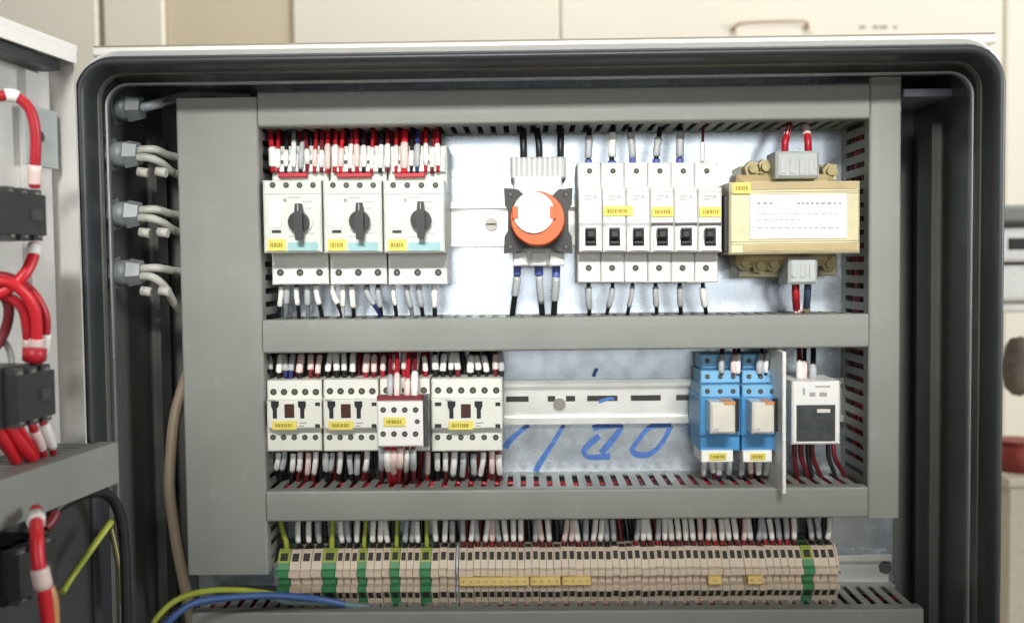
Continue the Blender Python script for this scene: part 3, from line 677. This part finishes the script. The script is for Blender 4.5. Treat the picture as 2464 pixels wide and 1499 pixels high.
cluster([(916, 'maroon_wire', 8, 'sleeve_grey'), (932, 'bright_red', 6, 'sleeve', 1.3), (948, 'bright_red', 0, 'sleeve_pink', 1.4), (964, 'red_wire', -4, 'sleeve_pink', 1.4), (980, 'maroon_wire', -4, 'sleeve'), (994, 'maroon_wire', 2, 'sleeve_grey')], 'below the auxiliary contact block', 'wires of the auxiliary contact block', 1.8, -6, 36, 1074, 1170, [(.04, .36, None, 'marker_sleeve', 1.35)])

def rear(a, b, step, cols, y_d, y_e, pyd, pye, r=2.1):
    for q in range(int((b - a) / step)):
        mass_wire(wtop(a + (q + .5) * step, pyd, y_d, pye, y_e, random.uniform(-9, 9)), r, random.choice(cols), seg=3)
DK = ['black_wire', 'black_wire', 'soft_black', 'maroon_wire']
rear(644, 1064, 15, ['maroon_wire', 'red_wire', 'black_wire', 'maroon_wire'], 34, 44, 420, 292)
rear(646, 1206, 15, DK, 36, 44, 912, 840)
rear(646, 1206, 15, DK, 38, 48, 1078, 1172)

# ------------------------------------------------------------------ blue relays, divider, timer
for i, (a, b) in enumerate(((1684, 1782), (1784, 1876))):
    g_ = root_at('relay_socket', ['blue relay socket with pale relay next to the bare slotted rail', 'blue relay socket with pale relay next to the white divider plate'][i], 'relay', (a, 850, b, 1085), 4, 57, 'blue plug-in relays')
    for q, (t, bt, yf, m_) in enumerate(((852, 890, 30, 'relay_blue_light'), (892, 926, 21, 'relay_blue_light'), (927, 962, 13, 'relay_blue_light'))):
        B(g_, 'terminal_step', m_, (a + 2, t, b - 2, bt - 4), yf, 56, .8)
        B(g_, 'step_gap', 'relay_blue', (a + 3, bt - 5, b - 3, bt + 3), yf + 3, 56, .3)  # darker blue strip, set back between the steps
        for s_ in range(3): screw(g_, a + 18 + s_ * (b - a - 36) / 2, (t + bt) / 2 - 3, 6, yf)
    B(g_, 'socket_body', 'relay_blue', (a, 956, b, 1048), 6, 56, 1)
    B(g_, 'lower_step', 'relay_blue', (a + 1, 1040, b - 1, 1086), 10, 56, 1)
    rl = B(g_, 'relay', 'relay_case', (a + 26, 968, b - 12, 1044), -14, 8, 1.5)
    B(rl, 'relay_flag', 'relay_orange', (a + 58, 967, b - 12, 975), -14.4, 6, .5)
    B(rl, 'relay_print', 'sleeve_grey', (a + 34, 1030, a + 46, 1040), -14.3, -13, .1)
    B(g_, 'relay_gap', 'black_plastic', (b - 13, 960, b - 3, 1038), 0, 8, .3)
    tp = B(g_, 'tag_carrier', 'paper', (a + 4, 1084, b - 18, 1112), 6, 40, .6)
    tagplate(tp, 'yellow_label', (a + 22, 1090, b - 34, 1107), 5.2)
cluster([(1736, 'black_wire', 4, 'sleeve_grey'), (1764, 'maroon_wire', 2, 'sleeve_pink'), (1776, 'black_wire', 2), (1826, 'black_wire', 2, 'sleeve_grey'), (1842, 'black_wire', 6), (1862, 'navy_wire', 4, 'sleeve_grey')], 'above the blue relays', 'wires of the blue relays', 1.7, 22, 34, 902, 842, [(.06, .6, None, 'marker_sleeve', 1.5)])
cluster([(1694, 'maroon_wire', -6), (1712, 'maroon_wire', 6, 'sleeve'), (1730, 'navy_wire', -4, 'sleeve'), (1752, 'black_wire', 4, 'sleeve_grey'), (1788, 'maroon_wire', -6, 'sleeve_grey'), (1806, 'maroon_wire', 4, 'sleeve_pink'), (1826, 'black_wire', 4, 'sleeve'), (1844, 'maroon_wire', -4, 'sleeve_grey')], 'below the blue relays', 'wires of the blue relays', 1.8, 24, 42, 1100, 1170, [(.05, .35, None, 'marker_sleeve', 1.4)])
dv = root_at('divider_plate', 'white plastic divider plate standing between relays and timer', 'divider', (1881, 846, 1895, 1176), -12, 64)
B(dv, 'blade', 'white_plastic', (1883, 846, 1892, 1190), -14, 52, .6); 
x0, x1, z0, z1 = rect((1883, 846, 1892, 1190), -14); put('foot', MB().box(x0 - 3, x1 + 3, 52, 57, rz2 - 20, rz2 + 20), 'white_plastic', dv)
tm = root_at('timer_module', 'white module with dark display at the end of the contactor row', 'timer', (1906, 916, 2022, 1070), 0, 57)
B(tm, 'case', 'white_plastic', (1906, 917, 2022, 1070), 0, 56, 1.2)
B(tm, 'display_bezel', 'charcoal', (1917, 974, 2010, 1062), -.5, 2, .3)
B(tm, 'display', 'screen', (1923, 982, 2004, 1056), -.9, 1, .2)
B(tm, 'display_pale_bar', 'relay_case', (1966, 984, 1998, 993), -1.2, 0, .1)  # pale bar near the top of the display
for q in range(3): B(tm, 'display_row', 'charcoal', (1926, 1004 + q * 16, 1994 - q * 8, 1009 + q * 16), -1.1, 0, .1)
for a, b, c, d in ((1932, 934, 1937, 950), (1962, 928, 1998, 932), (1948, 944, 1962, 954), (1972, 944, 1990, 954)): B(tm, 'print', 'print_grey', (a, b, c, d), -.2, .5, .05)
cluster([(1922, 'maroon_wire', -2), (1934, 'black_wire', -2, 'sleeve_pink'), (1954, 'black_wire', 0, 'sleeve_grey')], 'above the white timer module', 'wires of the timer module', 2.0, 20, 34, 916, 842, [(.05, .4, None, 'marker_sleeve', 1.4)])
cluster([(1912, 'maroon_wire', 10, None), (1926, 'maroon_wire', 24, None), (1944, 'soft_black', 14, None), (1952, 'maroon_wire', 30, None), (1990, 'soft_black', 24, None), (2006, 'maroon_wire', 44, None)], 'below the white timer module', 'wires of the timer module', 2.0, 26, 44, 1064, 1168, [])

# ------------------------------------------------------------------ terminal strip
TZ = at(1340, 1388, 20)[1]
prof = [(57, 21), (27, 21), (24.5, 19.5), (19, 14), (16.5, 8.5), (13, 7.5), (13, 3.2), (20, 2.8), (20, -4.6), (15, -5), (15.5, -9), (21, -15.5), (22.5, -19), (24, -23.5), (30, -25), (57, -25)]
TM = {}
def term_mesh(w, kind):
    key = (round(w, 1), kind)
    if key in TM: return TM[key]
    m_ = {'b': 'beige_terminal', 'g': 'green_terminal', 'y': 'lime'}[kind]
    body = MB().prism_x(prof, -w / 2 + .12, w / 2 - .12).mesh('terminal_body'); body.materials.append(MATS[m_])
    hw = w * .30
    up = MB().prism_x([(23.2, 19), (18.7, 14.3), (20, 13), (25, 18)], -hw, hw).mesh('screw_hole'); up.materials.append(MATS['hole'])
    dn = MB().prism_x([(16.0, -9.8), (20.4, -15.2), (22, -14), (17, -8.5)], -hw, hw).mesh('screw_hole'); dn.materials.append(MATS['hole'])
    sl = MB().box(-w / 2 + .5, w / 2 - .5, 28, 36, 20.5, 21.3).mesh('wire_entry'); sl.materials.append(MATS['hole'])
    mk_ = MB().cbox(-w / 2 + .5, w / 2 - .5, 18.6, 20.3, -3.6, 1.4, .2).mesh('marker_tag'); mk_.materials.append(MATS['beige_terminal' if kind == 'b' else m_])
    lm = None
    if kind == 'g':
        lm = MB().prism_x([(27.2, 21.3), (24.2, 19.9), (18.6, 14.2), (18.2, 13), (19, 12), (30, 20)], -w / 2 + .05, w / 2 - .05).mesh('yellow_cap'); lm.materials.append(MATS['lime'])
    TM[key] = (body, up, dn, sl, mk_, lm)
    return TM[key]
blocks = []
def seq(a, b, n, kind):
    for q in range(n): blocks.append((a + (b - a) * (q + .5) / n, (b - a) / n, kind))
seq(669, 699, 1, 'g'); seq(699, 777, 3, 'b'); seq(777, 811, 1, 'g'); seq(811, 862, 3, 'b'); seq(862, 883, 1, 'g'); seq(883, 940, 3, 'b'); seq(940, 963, 1, 'g'); seq(963, 1012, 3, 'b'); seq(1012, 1038, 1, 'g'); seq(1038, 1097, 3, 'b'); seq(1105, 1929, 47, 'b'); seq(1929, 1955, 1, 'g'); seq(1955, 2010, 3, 'b')
nb = ng = 0; TPOS = []
for px, wpx, kind in blocks:
    x = at(px, 1388, 20)[0]; w = wpx * k(18)
    me = term_mesh(w, kind)
    if kind == 'g': lab = f'green and yellow earth terminal, {ordn(ng)} from the left in the strip'; ng += 1
    else: lab = f'{"wide " if wpx > 22 else ""}beige terminal block, {ordn(nb)} beige one from the left in the strip'; nb += 1
    o = empty('terminal_block', lab, 'terminal block', (x, 57, TZ - 20.5), 'terminal blocks in the bottom strip')
    jy, jz = random.uniform(-.5, .5), random.uniform(-.35, .35)
    for nm, q in zip(('body', 'screw_hole', 'screw_hole', 'wire_entry', 'marker_tag', 'yellow_cap'), me):
        if q: share(nm, q, o, (x, jy, TZ + jz))
    TPOS.append((px, x, w, kind))
for a, b, lab in ((1098, 1104, 'thin pale end plate dividing wide and narrow terminal blocks'), (2010, 2016, 'thin pale end plate closing the terminal strip near the duct')):
    x0 = at(a, 1388, 20)[0]; x1 = at(b, 1388, 20)[0]
    e = empty('end_plate', lab, 'end plate', ((x0 + x1) / 2, 57, TZ - 22))
    put('plate', MB().prism_x([(y, TZ + z * 1.05) for y, z in prof], x0 + .1, x1 - .1), 'sleeve_grey' if a < 1200 else 'beige_terminal', e)
    put('clamp_screw', MB().cyl(((x0 + x1) / 2, 11.5, TZ + 5), (0, 1, 0), .8, 2, 8), 'screw', e)
def jumper(a, b, lab):
    x0 = at(a, 1373, 15)[0]; x1 = at(b, 1373, 15)[0]
    j = empty('jumper_bar', lab, 'jumper', ((x0 + x1) / 2, 17, TZ - 2), 'yellow jumper bars in the terminal strip')
    put('bar', MB().cbox(x0, x1, 9.5, 16.5, TZ - 3.2, TZ + 3.0, .6), 'jumper', j)
    n = max(1, int((x1 - x0) / 5.3))
    for q in range(n):
        xx = x0 + (q + .5) * (x1 - x0) / n; put('prong', MB().box(xx - 1, xx + 1, 9.2, 10, TZ - .5, TZ + .9), 'coil_tan', j)
jumper(1106, 1272, 'long yellow jumper bar next to the thin end plate'); jumper(1276, 1348, 'middle yellow jumper bar of the long run'); jumper(1352, 1420, 'yellow jumper bar ending the long run')
jumper(1702, 1734, 'small orange yellow jumper alone in the strip'); jumper(1796, 1832, 'small pale yellow jumper nearest the last earth terminal')
# wires into the terminals from above
skip = {}
colr = random.Random(11)
i_w = 0
for px, x, w, kind in TPOS:
    if kind == 'g':
        if px < 1900:
            pass
        lab = f'yellow green earth wire, {["first", "second", "third", "fourth", "fifth", "last"][min(5, [q[0] for q in TPOS if q[3] == "g"].index(px))]} from the left at the terminal strip'
        ln = -14 if px < 700 else colr.uniform(-3, 3)
        if px > 1900: continue
        wire([(x, 30, TZ + 20.5), (x + ln * .05, 30, TZ + 27), (x + ln * .3, 32, TZ + 36), (x + ln * .45, 36, TZ + 47)], 2.2 if px < 820 else 1.7, 'yellow_green', lab, 'earth wires at the terminal strip')
        continue
    if 1486 < px < 1524 or 1330 < px < 1345 or 1262 < px < 1275 or 1780 < px < 1790: continue
    red = px > 1100 and px < 1925 and not (1440 < px < 1486)
    col = colr.choice(['maroon_wire', 'maroon_wire', 'red_wire']) if red else 'black_wire'
    ln = colr.uniform(-3.5, 3.5); top = colr.uniform(-1, 1.5)
    cn = {'maroon_wire': 'dark red', 'red_wire': 'red', 'black_wire': 'black'}[col]
    sm = colr.choice(['sleeve', 'sleeve', 'sleeve_pink', 'sleeve_grey'] if red else ['sleeve', 'sleeve', 'sleeve_grey'])
    wire([(x, 31, TZ + 20.8), (x + ln * .1, 31, TZ + 25), (x + ln * .5, 30, TZ + 34), (x + ln * .8, 33, TZ + 42), (x + ln, 37, TZ + 50)], min(1.5, w * .3), col, f'{cn} wire with white sleeve, {ordn(i_w)} from the left above the terminal strip', 'sleeved wires above the terminal strip', [(.14 + top * .01, .68 + top * .03, sm, 'marker_sleeve', 1.5)], n=7, seg=3)
    i_w += 1
ir = 0
for q, (px, x, w, kind) in enumerate(TPOS):
    if kind == 'g': continue
    ln = colr.uniform(-3, 3); col = colr.choice(['black_wire', 'black_wire', 'soft_black', 'maroon_wire'] if px > 1100 else ['black_wire', 'soft_black'])
    mass_wire([(x + 1, 44, TZ + 17), (x + 1 + ln * .3, 46, TZ + 30), (x + ln, 48, TZ + 42), (x + ln, 50, TZ + 52)], 2.4, col)
# wires leaving downwards into the bottom duct
i_w = 0
for q, (px, x, w, kind) in enumerate(TPOS):
    if kind == 'g':
        wire([(x, 27, TZ - 24), (x + .5, 25, TZ - 27), (x + 2, 27, TZ - 32), (x + 3, 33, TZ - 39)], 1.8, 'yellow_green', f'earth wire below the {["first", "second", "third", "fourth", "fifth", "last"][[t[0] for t in TPOS if t[3] == "g"].index(px)]} green terminal, going down', 'earth wires at the terminal strip'); continue
    if colr.random() < .06: continue
    ln = colr.uniform(-4, 4); col = colr.choice(['beige_cable', 'grey_wire', 'soft_black', 'beige_cable'])
    mass_wire([(x, 27, TZ - 24), (x + ln * .1, 25, TZ - 27), (x + ln * .6, 27, TZ - 31), (x + ln, 33, TZ - 38)], min(1.9, w * .38), col)

# ------------------------------------------------------------------ cable glands and cables at the left wall
for i, py in enumerate((262, 372, 516, 656)):
    yy = -16 + (8 if i == 0 else 0)
    X = WL + .1; Z = at(300, py, yy)[1]
    g_ = empty('cable_gland', ['dark cable gland highest on the cabinet side wall', 'grey cable gland with two pale cables, second from the top', 'grey cable gland with two pale cables, third from the top', 'lowest grey cable gland, its cable bending down'][i], 'cable gland', (X, yy, Z), 'cable glands in the side wall')
    m_ = 'gland_dark' if i == 0 else 'gland_grey'
    put('lock_nut', MB().cyl((X, yy, Z), (1, 0, 0), 12.5, 5, 6, ph=.5), m_, g_)
    put('thread', MB().cyl((X + 5, yy, Z), (1, 0, 0), 9, 9, 16), m_, g_, smooth=True)
    put('dome_nut', MB().cyl((X + 14, yy, Z), (1, 0, 0), 10.5, 9, 6, 8.5, ph=.5), m_, g_)
    DL = X_LL + 1
    if i == 0:
        wire([(X + 20, yy, Z), (X + 32, yy + 2, Z + 3), px3(400, 244, 24), px3(452, 228, 44), px3(520, 226, 50), px3(600, 236, 52)], 3.6, 'grey_wire', 'grey cable from the dark top gland into the wide duct', 'cables from the glands', cat='cable', name='cable')
        continue
    wire([(X + 20, yy, Z + 2.5), (X + 34, yy - 1, Z + 3), (DL - 8, yy + 22, Z + 1), (DL + 8, yy + 42, Z - 1)], 3.0, 'pale_cable', f'upper pale cable leaving the {["", "second", "third", "lowest"][i]} gland', 'cables from the glands', cat='cable', name='cable')
    dz = -30 if i == 3 else -8
    wire([(X + 20, yy - 2, Z - 3), (X + 32, yy - 6, Z - 3.5), (X + 38, yy + 2, Z - 5 + dz * .2), (DL - 6, yy + 24, Z - 6 + dz * .7), (DL + 8, yy + 42, Z - 8 + dz * 1.1)], 3.0, 'pale_cable', f'lower pale cable leaving the {["", "second", "third", "lowest"][i]} gland', 'cables from the glands', cat='cable', name='cable')
    for q in range(2):
        cz = Z - 13; put('cable_tie_head', MB().cyl((X + 24 + q * 13, yy - 6, cz), (1, 0, -.15), 3.4, 7.5, 12), 'pale_cable', g_, smooth=True)
wire([px3(468, 850, 34), px3(440, 930, 32), px3(421, 1000, 27), px3(412, 1080, 22), px3(408, 1180, 18), px3(424, 1300, 18), px3(446, 1415, 24), px3(462, 1500, 30)], 4.6, 'beige_cable', 'tan cable hanging down beside the wide vertical duct', None, cat='cable', name='cable')
wire([px3(330, 900, 80), px3(345, 1080, 80), px3(360, 1300, 80), px3(352, 1520, 80)], 4, 'soft_black', 'black cable hanging in the dark cabinet corner', None, cat='cable', name='cable')
wire([px3(352, 1530, -34), px3(384, 1478, -32), px3(430, 1440, -26), px3(500, 1421, -16), px3(590, 1420, -6), px3(680, 1434, 4), px3(740, 1452, 16)], 2.3, 'yellow_green', 'yellow green wire arching over the bottom duct corner', None)
wire([px3(384, 1530, -36), px3(412, 1488, -34), px3(470, 1449, -28), px3(560, 1436, -20), px3(660, 1432, -12), px3(760, 1440, -4), px3(850, 1458, 14)], 2.6, 'blue_wire', 'blue wire arching over the bottom duct corner', None)
wire([px3(470, 1452, -10), px3(560, 1428, -6), px3(620, 1426, -2), px3(690, 1446, 0), px3(800, 1450, 6), px3(900, 1462, 18)], 2.4, 'teal_wire', 'grey teal wire lying across the bottom duct corner', None)

# ------------------------------------------------------------------ open door at the left
HX, HY = at(186, 650, -62)[0], -62.0
DD = Vector((-.127, -1, 0)).normalized()           # along the door, towards the viewer
DN = Vector((1, -.127, 0)).normalized()            # off its inner face
DT = at(186, 118, -62)[1]
door = empty('cabinet_door', 'open cabinet door with pale inner face and folded bright edge', 'door', (HX, HY, -880))
def dp(u, n, z): p = Vector((HX, HY, 0)) + DD * u + DN * n; return (p.x, p.y, z)
def dbox(u0, u1, n0, n1, z0, z1):
    mb = MB(); mb.add([dp(u, n, z) for n in (n0, n1) for z in (z0, z1) for u in (u0, u1)], [(0, 1, 3, 2), (4, 6, 7, 5), (0, 4, 5, 1), (2, 3, 7, 6), (0, 2, 6, 4), (1, 5, 7, 3)]); return mb
put('panel', dbox(0, 330, -18, -16, -880, DT), 'door_paint', door)
put('top_fold', dbox(-1, 331, -16, 4, DT - 2, DT + 2), 'cream_paint', door)
put('top_lip', dbox(0, 330, 2, 4, DT - 10, DT - 2.1), 'cream_paint', door)
put('seal_strip', dbox(12, 330, -14, 0, DT - 17, DT - 10.2), 'rubber', door)
put('hinge_fold', dbox(-2, 0, -16, 2, -880, DT - 2.2), 'door_paint', door)
put('stiffener', dbox(10, 34, -15.9, -10, -880, DT - 20), 'door_paint', door)
sz0, sz1 = at(140, 402, -80)[1], at(140, 262, -80)[1]
br = put('hinge_bracket', dbox(6, 40, -9.8, -7.5, sz0, sz1), 'grey_plastic', door)
c = dp(26, -7.4, at(140, 330, -85)[1]); put('bracket_screw', MB().cyl(c, DN, 3.4, 1.5, 12), 'charcoal', br)
put('lower_shade_sheet', dbox(-1.5, 328, -9.8, 2.6, -870, at(280, 1175, -80)[1]), 'charcoal', door)  # dark sheet added to stand in for the shade below the door duct
# door wiring duct
zt, zb = at(280, 1064, -80)[1], at(284, 1162, -80)[1]
dd = empty('door_wiring_duct', 'grey wiring duct fixed across the open door', 'wiring duct', dp(100, -15.8, zb))
U0 = 12; ND = 12.0
while ND < 60 and proj(dp(U0, ND, zt))[0] < 282: ND += .5
put('cover', dbox(U0, 326, ND - 2.5, ND, zb, zt), 'duct', dd)
put('cover_lip', dbox(U0, 326, ND - 13, ND - 2.6, zt - 1.6, zt), 'duct', dd); put('cover_lip', dbox(U0, 326, ND - 13, ND - 2.6, zb, zb + 1.6), 'duct', dd)
put('base', dbox(19, 325, -15.6, -13, zb + .5, zt - .5), 'duct', dd)
u = 18
while u < 200:
    put('finger', dbox(u - 3, u + 3.4, -12.8, ND - 13.1, zt - 2.2, zt - .8), 'duct', dd); put('finger', dbox(u - 3, u + 3.4, -12.8, ND - 13.1, zb + .6, zb + 2), 'duct', dd); u += 9
put('end_face', dbox(U0 + .5, U0 + 1.5, -12, ND - 2.7, zb + 2.1, zt - 2.3), 'duct', dd)
# black contact blocks with their red wires
for i, (py0, py1, pxr) in enumerate(((446, 596, 120), (856, 1022, 128), (1262, 1420, 118))):
    u0, u1 = (86, 124)
    d_ = 720 - 62 - 86 * .992
    yd = CY + d_
    # protrusion so that the near-hinge front corner reaches pxr
    n1 = 8
    while n1 < 60:
        p = dp(u0, n1, 0)
        if proj(p)[0] > pxr: break
        n1 += .5
    zt_, zb_ = at(pxr - 40, py0, yd)[1], at(pxr - 40, py1, yd)[1]
    cb = empty('contact_block', ['black push-button contact block highest on the open door', 'black push-button contact block just above the door duct', 'black push-button contact block below the door duct'][i], 'contact block', dp(105, -15.8, zb_), 'black contact blocks on the door')
    h = zt_ - zb_
    put('housing', dbox(u0, u1, (-15.7 if i < 2 else 2.8), n1 - 8, zb_ + h * .1, zt_ - h * .1), 'black_plastic', cb)
    put('front_housing', dbox(u0 + 2, u1 - 2, n1 - 8, n1, zb_ + h * .18, zt_ - h * .18), 'soft_black', cb)
    put('side_cheek', dbox(u0 - 2, u0 - .1, (-6 if i < 2 else 3), n1 - 12, zb_ + h * .22, zt_ - h * .22), 'charcoal', cb)
    for q in range(3):
        for zz in (zb_ + h * .1, zt_ - h * .1 - 8):
            put('terminal', dbox(u0 + 3 + q * 12, u0 + 11 + q * 12, n1 - 14, n1 - 2, zz, zz + 8), 'charcoal', cb)
            put('terminal_screw', MB().cyl(dp(u0 + 7 + q * 12, n1 - 2, zz + 4), DN, 2.6, .8, 10), 'screw', cb)
    put('latch', dbox(u0 + 8, u0 + 16, n1, n1 + 1.5, zb_ + h * .42, zb_ + h * .58), 'charcoal', cb)
    if i == 0: N1, Z0T, Z0B = n1, zt_, zb_
    if i == 1: MIDB = cb
def yp(px, py, d): return px3(px, py, CY + d)
G = 'red wires on the open door'
wire([yp(84, 452, 572), yp(84, 410, 570), yp(86, 330, 568), yp(74, 268, 566), yp(36, 232, 562), yp(-20, 236, 556), yp(-80, 260, 550)], 3.2, 'red_wire', 'red wire curving over the top contact block on the door', G, [(.03, .16, 'sleeve_pink', 'marker_sleeve', 1.2), (.66, .74, 'sleeve', 'cable_tie', 1.25)])
wire([yp(82, 588, 570), yp(78, 622, 566), yp(56, 664, 560), yp(10, 700, 555), yp(-70, 730, 548)], 3.4, 'bright_red', 'red wire leaving the top contact block downwards', G, [(.02, .14, 'sleeve', 'marker_sleeve', 1.15)])
wire([yp(-80, 690, 545), yp(0, 676, 552), yp(40, 690, 556), yp(76, 730, 562), yp(88, 780, 566), yp(84, 866, 570)], 3.4, 'bright_red', 'inner red wire bending down into the middle contact block', G, [(.82, .95, 'sleeve_pink', 'marker_sleeve', 1.25)])
wire([yp(-80, 670, 560), yp(10, 664, 564), yp(70, 694, 570), yp(106, 750, 574), yp(110, 800, 576), yp(100, 866, 578)], 2.6, 'red_wire', 'outer red wire bending down beside the middle contact block', G, [(.8, .97, 'sleeve', 'marker_sleeve', 1.3)])
put('terminal_cap', MB().tube([Vector(yp(84, 838, 556)), Vector(yp(83, 850, 556)), Vector(yp(82, 864, 557))], 6.5, 12), 'red_wire', MIDB, smooth=True)
wire([yp(-40, 920, 545), yp(-6, 975, 552), yp(30, 1040, 562), yp(62, 1085, 575), yp(80, 1110, 590)], 3.6, 'bright_red', 'thick red wire slanting from behind the middle block into the door duct', G)
wire([yp(-50, 985, 545), yp(-20, 1020, 552), yp(6, 1060, 562), yp(30, 1092, 575), yp(44, 1120, 590)], 3.6, 'red_wire', 'second thick red wire slanting into the door duct', G)
wire([yp(72, 1012, 575), yp(82, 1034, 578), yp(98, 1070, 588), yp(104, 1100, 598)], 2.4, 'red_wire', 'short red wire with white sleeve under the middle contact block', G, [(.2, .7, 'sleeve_pink', 'marker_sleeve', 1.3)])
wire([yp(100, 1008, 582), yp(110, 1030, 585), yp(122, 1062, 592), yp(128, 1090, 602)], 2.2, 'red_wire', 'short red wire nearest the hinge under the middle block', G, [(.1, .75, 'sleeve', 'marker_sleeve', 1.4)])
wire([yp(86, 1226, 540), yp(88, 1280, 518), yp(92, 1350, 512), yp(104, 1410, 514), yp(112, 1470, 520), yp(120, 1540, 524)], 3.6, 'bright_red', 'red wire running down over the lowest contact block on the door', G, [(.1, .18, 'sleeve', 'cable_tie', 1.4), (.5, .62, 'sleeve_pink', 'marker_sleeve', 1.35)])
wire([yp(134, 1232, 570), yp(124, 1252, 566), yp(108, 1270, 562)], 3.4, 'maroon_wire', 'short dark red wire under the door duct', G)
wire([yp(116, 1412, 530), yp(126, 1450, 530), yp(128, 1540, 530)], 3.4, 'relay_orange', 'orange wire beside the red one at the foot of the door', None)
wire([yp(150, 1424, 600), yp(172, 1388, 610), yp(220, 1320, 622), yp(268, 1254, 640)], 2.3, 'yellow_green', 'straight yellow green wire slanting below the door duct', None)
wire([yp(266, 1268, 664), yp(280, 1330, 664), yp(290, 1390, 664), yp(291, 1450, 664)], 2.0, 'brass', 'dim yellow green wire hanging below the door duct end', None)
wire([yp(-60, 800, 560), yp(-10, 808, 566), yp(20, 836, 572), yp(30, 880, 578)], 2.0, 'white_wire', 'white wire looping behind the middle contact block', None)

wire([yp(-60, 730, 552), yp(-10, 712, 556), yp(30, 720, 560), yp(60, 760, 564), yp(70, 860, 570)], 3.0, 'red_wire', 'innermost red wire looping above the middle contact block', G, [(.8, .94, 'sleeve_pink', 'marker_sleeve', 1.2)])
wire([yp(-60, 640, 556), yp(-10, 690, 558), yp(20, 735, 562), yp(10, 800, 566), yp(-30, 860, 560)], 3.0, 'maroon_wire', 'dark red wire crossing behind the red wires between the contact blocks', G)
wire([yp(-60, 950, 540), yp(-20, 1010, 548), yp(16, 1070, 560), yp(40, 1112, 576)], 3.2, 'bright_red', 'third thick red wire slanting into the door duct', G)
wire([yp(40, 1012, 566), yp(52, 1040, 572), yp(80, 1080, 586), yp(90, 1104, 596)], 2.6, 'bright_red', 'red wire from the middle contact block bottom into the door duct', G)

wire([yp(60, 1330, 575), yp(110, 1250, 590), yp(180, 1196, 612), yp(250, 1186, 640), yp(286, 1230, 652), yp(300, 1330, 656), yp(305, 1540, 656)], 3.6, 'black_wire', 'thick black cable looping below the door duct end', None, cat='cable', name='cable')

# the dense rear wires nobody could count
me = MASS.mesh('rear_wires', (0, 0, 0), True)
for m_ in MASS_IDX: me.materials.append(MATS[m_])
me.polygons.foreach_set('material_index', MASS_M)
o = bpy.data.objects.new('rear_wires', me); S.collection.objects.link(o)
tag(o, 'dense dark wires crowded behind the sleeved wires, running into the ducts', 'wires', None, 'stuff')
